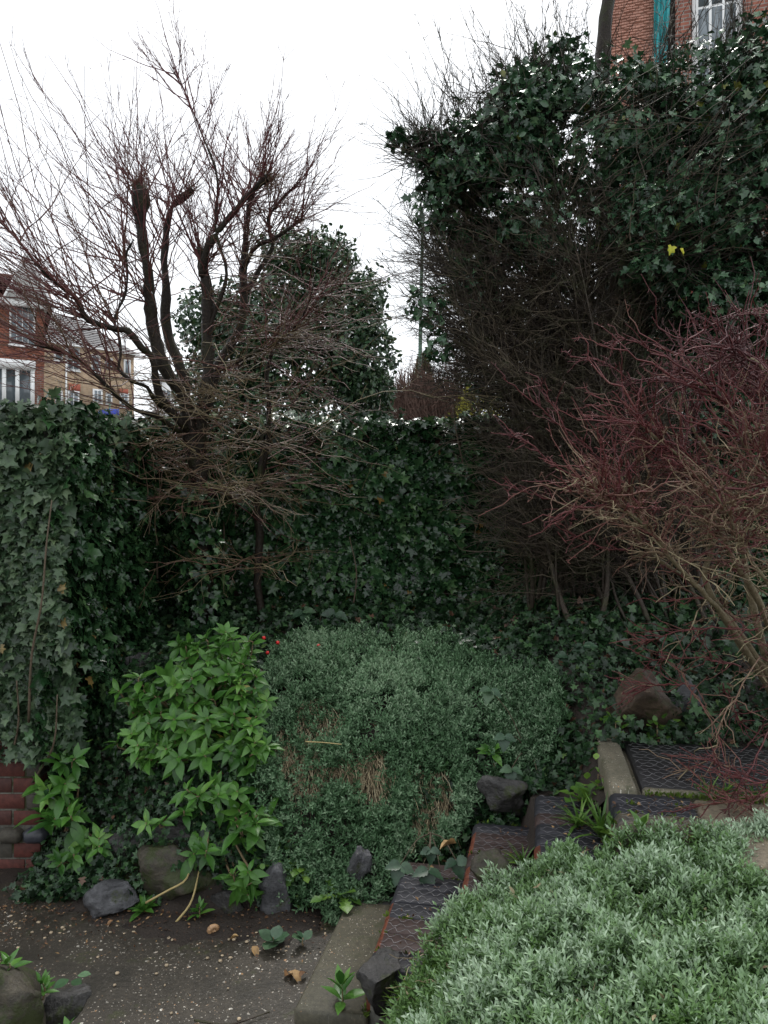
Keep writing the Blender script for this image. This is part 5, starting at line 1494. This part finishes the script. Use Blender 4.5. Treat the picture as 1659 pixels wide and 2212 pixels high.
it = thing('ivy_tree', 'huge dark mass of ivy smothering a tree above the right hand bank', 'ivy', P(1500, 1330, 4.9))
it.location.z = bank_h(P(1500, 0, 4.9)[0], 4.9)
bs_ = np.array(it.location)
for (u, v, Y, r) in ((1420, 420, 4.9, 0.05), (1560, 330, 4.9, 0.055), (1300, 330, 4.8, 0.035), (1640, 450, 4.7, 0.04), (1120, 330, 4.7, 0.028)):
    tip = P(u, v, Y); st = bs_ + np.array([rng.uniform(-0.15, 0.15), rng.uniform(-0.1, 0.1), -0.05])
    limb('trunk', smooth_path([st, st * 0.6 + tip * 0.4 + np.array([0.06, 0, 0.1]), tip], 18), r, r * 0.3, M['tree_bark'], it, 8)
CL = []
for (u, v, Y, ru, rv, ry, k) in ((1510, 360, 4.75, 215, 215, 0.60, 1), (1260, 300, 4.7, 190, 150, 0.5, 1), (1085, 300, 4.6, 125, 100, 0.42, 0.9), (985, 370, 4.55, 90, 80, 0.35, 0.8), (1620, 230, 4.7, 150, 140, 0.5, 1),
                                 (1130, 235, 4.65, 100, 80, 0.35, 0.85), (1610, 520, 4.5, 140, 130, 0.5, 1), (1400, 500, 4.45, 130, 90, 0.4, 1), (925, 330, 4.5, 52, 40, 0.2, 0.8), (1375, 245, 4.7, 130, 75, 0.4, 1), (1700, 380, 4.5, 160, 260, 0.6, 1),
                                 (1430, 575, 4.3, 110, 38, 0.25, 1.1), (1490, 150, 4.75, 80, 40, 0.3, 0.7), (940, 440, 4.55, 55, 60, 0.25, 0.55), (1200, 140, 4.7, 60, 40, 0.25, 0.6), (1610, 110, 4.7, 70, 45, 0.3, 0.5),
                                 (925, 665, 4.35, 48, 45, 0.14, 0.45), (945, 750, 4.35, 36, 40, 0.12, 0.4), (1030, 620, 4.6, 60, 60, 0.25, 0.25), (1180, 500, 4.5, 120, 90, 0.4, 0.35), (1560, 640, 4.45, 120, 70, 0.4, 0.8), (1150, 600, 5.0, 160, 150, 0.3, 0.75), (1050, 560, 4.9, 90, 110, 0.3, 0.5), (1120, 760, 5.1, 120, 130, 0.3, 0.5), (1330, 720, 5.05, 190, 190, 0.35, 1.0), (1550, 780, 5.0, 190, 200, 0.4, 1.0), (1250, 860, 5.1, 150, 110, 0.3, 0.7), (1040, 500, 4.8, 100, 110, 0.3, 0.5), (1080, 420, 4.7, 140, 110, 0.4, 0.8), (1690, 640, 4.6, 120, 160, 0.4, 1.0), (1060, 760, 5.0, 70, 120, 0.2, 0.25), (858, 303, 4.4, 28, 14, 0.08, 1.2)):
    s = Y / F0
    CL.append((P(u, v, Y), (ru * s, ry, rv * s), k))
pos, D_, N_, s_, nor = ellip_leaves(CL, 1150, 0.032, 0.062, 0.55, 0.5, 0.45)
hol = np.array([mnoise.noise(Vector(q * 3.1)) + 0.5 * mnoise.noise(Vector(q * 7.3)) for q in pos])
ok = (pos[:, 2] > 1.9) & (hol > -0.10 - 0.25 * rng.random(len(pos)))
pos, D_, N_, s_, nor = pos[ok], D_[ok], N_[ok], s_[ok], nor[ok]
m = len(pos)
r = np.clip(rng.beta(2, 2, m) * 0.95, 0, 0.93); r[rng.random(m) < 0.012] = 0.99
foliage(it, IVIES[1:] + [T_OVATE], M['ivy_high'], pos, D_, N_, s_, r, 300, front=-nor[:, 1] + 0.5 * nor[:, 2] + rng.random(m) + 5 * s_, key='high')
# twigs inside and whips out of the top
a = Acc(); n = 2600
c_i = rng.integers(0, 12, n)
st = np.array([CL[j][0] + rng.normal(size=3) * np.array(CL[j][1]) * 0.42 for j in c_i])
tubes(a, grow(st, rng.normal(size=(n, 3)) + np.array([-0.3, -0.3, 0.4]), rng.uniform(0.1, 0.5, n), 6, None, 0.2), 0.003, 0.001, 3, rng.random(n) * 0.6)
WH = []
for (u0, v0, u1, v1, m) in ((960, 330, 900, 180, 12), (1010, 260, 940, 60, 16), (1100, 190, 1030, 20, 16), (1180, 150, 1120, -20, 18), (1240, 150, 1230, -40, 16), (1420, 130, 1480, -30, 24), (1560, 120, 1600, -60, 30), (1640, 160, 1700, -40, 18), (940, 300, 850, 230, 10)):
    for _ in range(m):
        p0 = P(u0 + rng.normal() * 30, v0 + rng.normal() * 20 + 30, 4.7 + rng.normal() * 0.15); p1 = P(u1 + rng.normal() * 45, v1 + rng.uniform(-20, 90), 4.6 + rng.normal() * 0.3)
        WH.append((p0, p1 - p0))
st = np.array([w[0] for w in WH]); dd = np.array([w[1] for w in WH]); Ls = np.linalg.norm(dd, axis=1) * rng.uniform(0.5, 1.1, len(dd))
G = grow(st, dd, Ls, 9, np.stack([np.zeros(len(dd)), np.zeros(len(dd)), 0.08 * np.ones(len(dd))], -1), 0.14)
tubes(a, G, 0.0034, 0.0011, 3, rng.random(len(dd)) * 0.6)
q, tn, i = sample(G, 1900, 0.15, 1.0); K = grow(q, spread(tn, 0.45), rng.uniform(0.02, 0.14, 1900), 4); tubes(a, K, 0.0016, 0.0008, 3, 0.3)
# long slanting canes across the face of the ivy
n = 90
st = np.array([P(rng.uniform(1200, 1600), rng.uniform(200, 560), rng.uniform(4.0, 4.3)) for _ in range(n)])
G = grow(st, np.stack([0.8 + rng.normal(size=n) * 0.35, rng.normal(size=n) * 0.2 - 0.1, 0.5 + rng.normal(size=n) * 0.3], -1), rng.uniform(0.2, 0.7, n), 8, None, 0.12)
tubes(a, G, 0.003, 0.0013, 3, 0.4 + 0.6 * rng.random(n))
a.build('twigs', M['thicket_twig'], it, kind='stuff')
# single yellow ivy leaves
p = np.array([P(1452, 532, 4.02), P(1470, 538, 4.02)])
leaf_objects(it, 'yellow', IVIES[0], M['yellow_leaf'], p, np.array([[-0.3, 0, -1.0], [0.5, 0, -0.8]]), np.array([[0.3, -0.8, 1.0], [0.4, -0.7, 0.9]]), np.array([0.05, 0.045]), np.array([0.3, 0.9]))

# ------------------------------------------------------------------ barberry
bb = thing('red_barberry', 'thorny barberry with cream stems and dark red twigs leaning over the landing', 'shrub', (1.85, 3.6, 0.85))
SB = []
STEMS = [[(1640, 1500, 3.62), (1570, 1410, 3.5), (1530, 1343, 3.42), (1495, 1293, 3.38), (1455, 1253, 3.34), (1390, 1213, 3.28), (1360, 1183, 3.25), (1335, 1128, 3.2), (1330, 1078, 3.18), (1322, 1038, 3.15), (1295, 975, 3.1)],
         [(1640, 1500, 3.62), (1600, 1380, 3.55), (1572, 1253, 3.5), (1560, 1178, 3.48), (1548, 1068, 3.44), (1520, 960, 3.4), (1470, 850, 3.35), (1440, 770, 3.3)],
         [(1660, 1500, 3.6), (1560, 1380, 3.4), (1478, 1253, 3.3), (1474, 1170, 3.28), (1470, 1088, 3.25), (1440, 990, 3.2), (1400, 880, 3.15)],
         [(1690, 1500, 3.6), (1660, 1200, 3.5), (1640, 1000, 3.4), (1630, 878, 3.35), (1612, 793, 3.3), (1605, 720, 3.3)],
         [(1680, 1510, 3.6), (1600, 1300, 3.3), (1540, 1150, 3.15), (1500, 1000, 3.05), (1440, 900, 3.0), (1350, 820, 2.95)],
         [(1720, 1500, 3.6), (1700, 1200, 3.3), (1640, 1050, 3.1), (1580, 900, 3.0), (1540, 800, 3.0), (1480, 740, 3.0)],
         [(1750, 1500, 3.5), (1750, 1150, 3.2), (1690, 950, 3.05), (1640, 800, 3.0), (1580, 730, 3.0), (1520, 700, 3.0)],
         [(1640, 1510, 3.6), (1520, 1330, 3.25), (1440, 1230, 3.1), (1380, 1150, 3.0), (1330, 1080, 2.95), (1250, 1010, 2.9)],
         [(1700, 1510, 3.55), (1680, 1350, 3.2), (1620, 1230, 3.05), (1560, 1120, 2.95), (1530, 1040, 2.9), (1480, 960, 2.88)],
         [(1760, 1500, 3.4), (1740, 1300, 3.1), (1690, 1150, 2.95), (1640, 1020, 2.9), (1620, 900, 2.9)]]
for pts in STEMS:
    w = [P(q[0] + 45, q[1] + 85 * min(1, max(0, (1300 - q[1]) / 450)), q[2]) for q in pts]; w[0][2] = min(w[0][2], bank_h(w[0][0], w[0][1]) - 0.01)
    pth = smooth_path(w, 26)
    pth[2:] += np.cumsum(rng.normal(size=(24, 3)) * 0.004, axis=0)
    r = rng.uniform(0.012, 0.020); limb('stem', pth, r, r * 0.26, M['barberry_stem'], bb, 7, None, 0.16); SB.append(pth)
SB = np.array(SB)
a = Acc()


def berb(G, cc, r0, n_k, kl, n_s):
    """zigzag shoots with side twigs and tight thorn spurs"""
    tubes(a, G, r0, 0.0018, 4, cc)
    q, tn, i = sample(G, n_k, 0.05, 1.0)
    kc = np.clip(cc[i] + rng.normal(size=n_k) * 0.12, 0, 1)
    K = grow(q, spread(tn, 0.55), rng.uniform(kl[0], kl[1], n_k), 5, None, 0.34)
    tubes(a, K, 0.0027, 0.0014, 3, kc)
    q, tn, i = sample(np.concatenate([G[:, ::max(1, G.shape[1] // 5)][:, :5], K]), n_s, 0.0, 1.0)
    allc = np.concatenate([cc, kc])
    tubes(a, grow(q, spread(tn * 0.3, 0.9), rng.uniform(0.008, 0.026, n_s), 3), 0.0022, 0.0009, 3, np.clip(allc[i] - 0.05, 0, 1))


n = 310
q, tn, i = sample(SB, n, 0.52, 1.0)
hgt = q[:, 2]
d = unit(tn * 0.8 + np.array([-0.14, -0.06, 0.12]) + rng.normal(size=(n, 3)) * np.array([0.55, 0.45, 0.38]))
G = grow(q, d, rng.uniform(0.12, 0.45, n) * np.clip(0.35 + 1.1 * (hgt - 1.35), 0.35, 1.1), 9, np.stack([np.zeros(n), np.zeros(n), rng.uniform(-0.30, 0.10, n)], -1), 0.30)
cc = np.clip(0.80 - 0.85 * (hgt - 1.42) + rng.normal(size=n) * 0.14, 0.05, 0.97)
berb(G, cc, rng.uniform(0.0038, 0.0058, n), 1250, (0.05, 0.24), 8000)
# long single shoots reaching out to the left
lead = [[(1330, 1022, 3.14), (1260, 957, 3.08), (1210, 917, 3.05), (1130, 848, 3.0), (1085, 818, 2.98)], [(1322, 1038, 3.15), (1240, 960, 3.05), (1190, 868, 3.0), (1160, 815, 2.98)], [(1325, 1118, 3.2), (1180, 1078, 3.08), (1102, 1050, 3.02)],
        [(1310, 1060, 3.1), (1200, 1010, 3.0), (1150, 960, 2.96), (1108, 945, 2.95), (1120, 935, 2.93)], [(1360, 1190, 3.25), (1290, 1180, 3.2), (1210, 1140, 3.15)], [(1400, 880, 3.15), (1320, 790, 3.08), (1230, 770, 3.05)],
        [(1440, 770, 3.3), (1360, 735, 3.25), (1308, 752, 3.2)], [(1480, 740, 3.0), (1560, 690, 2.95), (1640, 676, 2.9)], [(1540, 800, 3.0), (1600, 720, 2.95), (1690, 690, 2.9)]]
Gl = np.array([smooth_path([P(*p) for p in l], 14) for l in lead]) + rng.normal(size=(len(lead), 14, 3)) * 0.003
berb(Gl, np.full(len(lead), 0.25), np.full(len(lead), 0.0042), 150, (0.03, 0.12), 500)
# drooping red wands over the landing
dr = [[(1430, 1420, 3.3), (1471, 1457, 3.2), (1512, 1518, 3.05), (1553, 1588, 2.9), (1594, 1641, 2.8), (1625, 1720, 2.7)], [(1560, 1480, 3.4), (1600, 1560, 3.0), (1700, 1620, 2.8)], [(1460, 1640, 2.9), (1549, 1710, 2.65), (1614, 1743, 2.55), (1670, 1800, 2.5)],
      [(1500, 1480, 3.2), (1420, 1480, 3.2), (1370, 1490, 3.25)], [(1640, 1420, 3.1), (1560, 1560, 2.9), (1530, 1640, 2.85), (1380, 1700, 2.9)], [(1700, 1500, 3.0), (1620, 1660, 2.7), (1560, 1760, 2.55)], [(1700, 1700, 2.6), (1600, 1730, 2.5), (1490, 1740, 2.48)], [(1760, 1640, 2.7), (1640, 1690, 2.6), (1530, 1640, 2.6)], [(1600, 1440, 3.2), (1500, 1420, 3.2), (1390, 1430, 3.3)], [(1640, 1360, 3.1), (1490, 1360, 3.1), (1380, 1390, 3.2)]]
Gd = np.array([smooth_path([P(*p) for p in l], 16) for l in dr]) + rng.normal(size=(len(dr), 16, 3)) * 0.003
berb(Gd, rng.uniform(0.15, 0.85, len(dr)), np.full(len(dr), 0.0036), 260, (0.04, 0.20), 500)
# tangle of pale inner twigs near the base
n = 130
q, tn, i = sample(SB, n, 0.05, 0.6)
G = grow(q, unit(tn * 0.3 + rng.normal(size=(n, 3)) * np.array([0.8, 0.5, 0.45]) + np.array([0.05, -0.2, 0])), rng.uniform(0.12, 0.36, n), 8, np.stack([np.zeros(n), np.zeros(n), rng.uniform(-0.35, 0.1, n)], -1), 0.18)
berb(G, np.clip(0.75 + rng.normal(size=n) * 0.2, 0.1, 1.0), rng.uniform(0.0024, 0.0044, n), 700, (0.03, 0.18), 1200)
a.build('twigs', M['barberry_twig'], bb, kind='stuff')

# ------------------------------------------------------------------ small plants, weeds, brambles
def rosette(name, label, c, n, ln, T, mat, el=(0.1, 1.1), cat='weed', stem=0.0, tilt=(0, 0, 1), group=None, spreadr=0.004, wide=1.0):
    t = thing(name, label, cat, c, group)
    c = np.array(c, float); ax = unit(np.array(tilt, float)); e1 = unit(np.cross(ax, [0.31, 0.2, 0.9] if abs(ax[2]) < 0.9 else [1, 0.1, 0])); e2 = np.cross(ax, e1)
    k = np.arange(n); an = k * 2.4 + rng.normal(size=n) * 0.3; f = k / max(1, n - 1)
    elv = el[0] + (el[1] - el[0]) * f + rng.normal(size=n) * 0.12
    rad = e1[None] * np.cos(an)[:, None] + e2[None] * np.sin(an)[:, None]
    D_ = rad * np.cos(elv)[:, None] + ax * np.sin(elv)[:, None]; N_ = ax * np.cos(elv)[:, None] - rad * np.sin(elv)[:, None] + rng.normal(size=(n, 3)) * 0.12
    if stem: limb('stem', smooth_path([c, c + ax * stem * 0.5 + rng.normal(size=3) * 0.004, c + ax * stem], 6), 0.0035, 0.002, M['shrub_stem'], t, 5)
    pos = c + ax * (stem * (0.35 + 0.65 * f) if stem else 0.004 * np.ones(n))[:, None] + rng.normal(size=(n, 3)) * spreadr
    leaf_objects(t, 'ros%d_%.5f' % (len(T[0]), float(np.abs(T[0]).sum())), T, M[mat], pos, D_, N_, ln * rng.uniform(0.75, 1.15, n) * (1.05 - 0.3 * f), np.clip(rng.normal(size=n) * 0.2 + 0.55, 0, 0.99))
    return t


def G0(u, v, Y, on='bank'):
    p = P(u, v, Y); p[2] = {'bank': bank_h(p[0], p[1]), 'patio': 0.004}.get(on, p[2]) if isinstance(on, str) else on
    return p


rosette('seedling', 'bright green seedling with upright leaves at the end of the slab', np.array([-0.135, 2.46, 0.075]), 11, 0.088, T_SH[0], 'shrub_leaf', (0.2, 1.3), 'seedling', 0.085)
rosette('weed', 'jagged bright green rosette on the top end of the slab', G0(735, 1905, 3.16, 0.085), 12, 0.12, T_LOBED, 'weed_leaf', (0.1, 0.8))
rosette('weed', 'low light green rosette left of the jagged weed', G0(650, 1890, 3.25, 0.16), 14, 0.09, T_LOBED, 'weed_leaf', (0.05, 0.9), tilt=(0, -0.4, 1))
rosette('weed_tuft', 'dark green tuft of narrow leaves beside the slate rock', G0(312, 1962, 3.20, 0.01), 22, 0.075, T_LANCE, 'shrub_leaf', (0.2, 1.3))
rosette('seedling', 'small green seedling standing in the litter at the bank foot', G0(432, 1995, 3.14, 0.01), 14, 0.055, T_LANCE, 'shrub_leaf', (0.2, 1.2), 'seedling', 0.05)
rosette('weed', 'glossy dark round leaved weed by the fallen leaves', G0(590, 2065, 2.95, 0.01), 6, 0.075, T_ROUND, 'bramble_leaf', (0.1, 0.7), stem=0.03)
rosette('weed', 'single dark glossy leaves beside the slab edge', G0(655, 2075, 2.95, 0.01), 4, 0.06, T_ROUND, 'bramble_leaf', (0.3, 0.8), stem=0.03)
rosette('seedling', 'pale green rosette growing in the carpet edge above the third step', G0(1060, 1612, 3.55) + np.array([0, -0.03, 0.06]), 10, 0.085, T_SH[0], 'shrub_leaf', (0.1, 1.2), 'seedling', tilt=(0, -0.5, 0.9))
rosette('weed', 'leafy weed with a broad leaf beside the top step', G0(1322, 1800, 2.62, 0.54), 8, 0.085, T_SH[1], 'weed_leaf', (0.1, 1.2), stem=0.07)
rosette('weed', 'small round leaved weed on the landing under the boulder', G0(1420, 1590, 3.33, 0.70), 16, 0.045, T_ROUND, 'weed_leaf', (0.1, 1.2), stem=0.05, spreadr=0.03)
rosette('weed', 'small cress like weed at the head of the kerb', G0(1330, 1600, 3.34, 0.70), 16, 0.035, T_ROUND, 'weed_leaf', (0.1, 1.2), stem=0.06, spreadr=0.03)
rosette('weed', 'yellowing little weed trailing down the landing kerb', G0(1292, 1690, 3.0, 0.55), 18, 0.04, T_ROUND, 'weed_leaf', (0.1, 1.2), stem=0.10, spreadr=0.035)
rosette('weed', 'clover like weed spilling over the upright dark stone', G0(585, 1915, 3.26, 0.14), 26, 0.032, T_ROUND, 'weed_leaf', (0.0, 1.2), stem=0.06, spreadr=0.05)
rosette('fern', 'feathery green fern tuft at the back of the third step', G0(1130, 1830, 2.82, 0.37), 26, 0.12, T_BLADE, 'weed_leaf', (0.3, 1.4), 'fern')
rosette('fern', 'low feathery fern between the fourth step and landing', G0(1250, 1790, 2.82, 0.52), 26, 0.12, T_BLADE, 'weed_leaf', (0.4, 1.4), 'fern')
rosette('fern', 'upright narrow fern hugging the landing riser', G0(1300, 1780, 2.72, 0.52), 30, 0.15, T_BLADE, 'weed_leaf', (0.7, 1.5), 'fern')
rosette('dock_weed', 'upright dandelion leaves beside the kerb foot', G0(1270, 1735, 3.0, 0.52), 10, 0.13, T_LOBED, 'weed_leaf', (0.6, 1.4))
rosette('seedling', 'leafy seedling on top of the big mossy patio rock', G0(20, 2085, 2.22, 0.34), 8, 0.06, T_SH[0], 'shrub_leaf', (0.2, 1.2), 'seedling', 0.03)
rosette('seedling', 'leafy seedling behind the big mossy patio rock', G0(92, 2110, 2.32, 0.20), 12, 0.062, T_SH[0], 'shrub_leaf', (0.1, 1.2), 'seedling', 0.05)
rosette('seedling', 'leafy seedling at the foot of the dark jagged stone', G0(148, 2188, 2.24, 0.12), 12, 0.060, T_SH[0], 'shrub_leaf', (0.1, 1.2), 'seedling', 0.04)
rosette('seedling', 'bright seedling on the rim of the silver carpet by the top step', G0(1385, 1800, 2.42, 0.66), 5, 0.085, T_SH[0], 'weed_leaf', (0.3, 1.2), 'seedling', 0.02)
# four-leaflet sprig over the patio
rosette('sprig', 'flat sprig of four grey green leaflets lying over the patio', G0(178, 2072, 2.62, 0.05), 4, 0.055, T_ROUND, 'silver_leaf_bank', (0.0, 0.1), 'sprig', 0.0, (0, -0.2, 1), None, 0.03)


def bramble(label, spots, Y, base):
    t = thing('bramble', label, 'bramble', base)
    for (u, v, s) in spots:
        c = P(u, v, Y + rng.normal() * 0.03); b = np.array(base)
        limb('stem', smooth_path([b, (b + c) / 2 + np.array([0, -0.02, 0.04]), c], 8), 0.003, 0.0015, M['vine'], t, 5)
        an = rng.uniform(-0.5, 0.5)
        for k, (da, sc) in enumerate(((0, 1.0), (1.35, 0.8), (-1.35, 0.8))):
            d = np.array([math.sin(an + da), -0.45, -math.cos(an + da) * 0.75])
            leaf_objects(t, 'serr', T_SERR, M['bramble_leaf'], c[None], d[None], (np.array([0, -0.55, 0.85]) + rng.normal(size=3) * 0.2)[None], np.array([s * sc]), np.array([rng.random() * 0.95]))


bramble('bramble spray with grey green toothed leaves over the second step', [(865, 1868, 0.085), (925, 1880, 0.09), (985, 1858, 0.075), (930, 1835, 0.06), (955, 1905, 0.05)], 3.08, P(930, 1800, 3.28))
bramble('dark bramble spray at the top of the bank carpet', [(690, 1345, 0.13), (655, 1320, 0.11), (725, 1325, 0.12), (705, 1375, 0.11), (748, 1352, 0.1)], 4.75, G0(700, 1330, 4.95))
bramble('bramble leaves standing by the bank cushion above the boulder', [(1260, 1395, 0.10), (1240, 1450, 0.10), (1275, 1440, 0.09), (1225, 1415, 0.09)], 4.0, G0(1260, 1450, 4.1))
bramble('bramble leaves hanging over the black stone above the steps', [(1105, 1660, 0.075), (1165, 1690, 0.08), (1090, 1590, 0.07), (1215, 1745, 0.07), (1060, 1490, 0.07)], 3.35, G0(1140, 1620, 3.62))

# grass strip along the landing and blades at the bank
a = Acc(); n = 420
q = to_frame(np.stack([rng.uniform(0.30, 1.4, n), 0.375 + rng.normal(size=n) * 0.022, np.full(n, 0.69)], -1), oL)
place(a, T_BLADE, q, unit(np.array([0, -0.5, 1.0]) + rng.normal(size=(n, 3)) * 0.7), rng.normal(size=(n, 3)), rng.uniform(0.025, 0.06, n), rng.random(n))
tag(a.build('grass_strip', M['weed_leaf'], None), 'short green grass along the front kerb of the landing', 'grass', None, 'stuff')
a = Acc(); n = 500
q = np.stack([rng.uniform(-0.55, -0.30, n), rng.uniform(3.18, 3.34, n), np.zeros(n)], -1); q[:, 2] = [bank_h(b[0], b[1]) for b in q]
place(a, T_ROUND, q + rng.random((n, 1)) * np.array([0, 0, 0.10]), rng.normal(size=(n, 3)) + np.array([0, -0.5, 0]), unit(rng.normal(size=(n, 3)) * 0.4 + np.array([0, -0.4, 1])), rng.uniform(0.014, 0.03, n), rng.random(n))
tag(a.build('clover_patch', M['ground_ivy'], None), 'low dark clover patch at the bank foot left of the slab', 'clover', None, 'stuff')

# trailing dead stems over the mossy rock
for (lab, pts) in (('pale dead stem bent from the moss up to the trailing shrub', [(315, 1950, 3.14), (360, 1925, 3.13), (400, 1902, 3.16), (412, 1870, 3.24), (418, 1845, 3.28)]),
                   ('second dead stem looping down beside the mossy rock', [(378, 1995, 3.10), (412, 1950, 3.14), (428, 1890, 3.22), (432, 1850, 3.28)]),
                   ('dry tan stalk lying across the torn bank carpet', [(660, 1602, 3.42), (700, 1604, 3.40), (738, 1608, 3.40)])):
    o = limb('dead_stem', smooth_path([P(*p) for p in pts], 14), 0.0048 if 'dry' not in lab else 0.0024, 0.0035 if 'dry' not in lab else 0.0018, M['straw_stem'], None, 6); tag(o, lab, 'stem')
o = limb('twig', smooth_path([P(772, 1915, 3.20), P(795, 1905, 3.24), P(815, 1897, 3.27)], 6), 0.006, 0.004, M['thicket_twig'], None, 6); tag(o, 'short dark twig lying on the slab', 'twig')
o = limb('twig', smooth_path([np.array([-0.62, 2.52, 0.008]), np.array([-0.5, 2.50, 0.008]), np.array([-0.38, 2.56, 0.009])], 8), 0.004, 0.002, M['thicket_twig'], None, 6); tag(o, 'long thin twig lying on the wet patio', 'twig')
# red berries
bo = thing('berry_sprig', 'thin sprig with red berries above the carpet', 'berries', G0(575, 1385, 4.55))
for (u, v) in ((570, 1378), (578, 1410), (521, 1413), (600, 1388), (688, 1395)):
    c = P(u, v, 4.15); 
    obj('berry', make_mesh('berry', ICO3[0] * 0.010 + rel(c, bo), ICO3[1], M['berry'], None, True), bo)
    limb('stem', smooth_path([np.array(bo.location), (np.array(bo.location) + c) / 2 + np.array([0, 0, 0.02]), c], 8), 0.002, 0.001, M['vine'], bo, 4)

# fallen leaves on the patio, pebbles, snail shell
for (u, v, s, r, lab) in ((545, 2052, 0.05, 0.75, 'curled orange brown leaf between the bank foot and the round leaved weed'), (622, 2108, 0.07, 0.85, 'crumpled tan leaf fallen by the slab edge'), (648, 2120, 0.04, 0.4, 'russet leaf scrap at the slab corner'), (615, 2118, 0.06, 0.55, 'brown curled leaf beside the crumpled tan one'),
                          (515, 2030, 0.04, 0.9, 'buff leaf scrap in the litter line'), (440, 2015, 0.03, 0.3, 'dark brown leaf scrap beside the snail shell'), (245, 1995, 0.035, 0.6, 'small tan leaf below the slate rock')):
    c = P(u, v, 1.0); Y = EYE / ((v - 1106) / F0); c = P(u, v, Y); c[2] = 0.014
    vs = leaf_variants('fallen', t_strip([0.02, 0.22, 0.30, 0.20, 0.01], 0.9, 0.35), M['dead_leaf'])
    o = obj('fallen_leaf', vs[min(7, int(r * 8))], None, c, (rng.normal() * 0.2, rng.normal() * 0.2, rng.random() * 6), (s, s, s)); tag(o, lab, 'leaf', 'fallen leaves on the patio')
vs = leaf_variants('fallen', None, M['dead_leaf'])
o = obj('fallen_leaf', vs[7], None, P(985, 1822, 3.05), (0.3, 0.5, 2.2), (0.08, 0.08, 0.08)); tag(o, 'pale curled dead leaf caught above the second step', 'leaf', 'fallen leaves on the patio')
ang = np.linspace(0, 2.6 * 2 * math.pi, 60); rr = 0.0022 * np.exp(ang * 0.105)
sp = np.stack([rr * np.cos(ang), 0.002 + 0 * ang, rr * np.sin(ang)], -1)
a = Acc(); tubes(a, sp[None] + np.array([0, 0, 0.013]), [0.001], [0.0075], 8, 0.5)
so = a.build('snail_shell', M['shell'], None, smooth=True); so.location = (P(462, 2014, 3.05)[0], 3.05, 0.004); so.rotation_euler = (0.3, 0, 0.4); so.scale = (1.5, 1.5, 1.3)
tag(so, 'round tan snail shell at the foot of the bank', 'snail shell')
a = Acc(); n = 420
q = np.stack([rng.uniform(-1.9, -0.15, n), 2.2 + 1.1 * rng.random(n) ** 0.7, np.full(n, 0.003)], -1)
q = q[(q[:, 1] > 3.0 + 0.1 * np.sin(q[:, 0] * 5)) | (rng.random(n) < 0.35)]
m = len(q); sc = rng.uniform(0.003, 0.009, m)[:, None, None] * rng.uniform(0.6, 1.3, (m, 1, 3)) * np.array([1, 1, 0.55])
a.add(q[:, None] + ICO1[0][None] * sc, (ICO1[1][None] + (np.arange(m) * len(ICO1[0]))[:, None, None]).reshape(-1, 3), np.repeat(rng.random(m), len(ICO1[0])))
tag(a.build('gravel', M['pebble'], None, smooth=True), 'loose buff gravel washed along the patio edge', 'gravel', None, 'stuff')
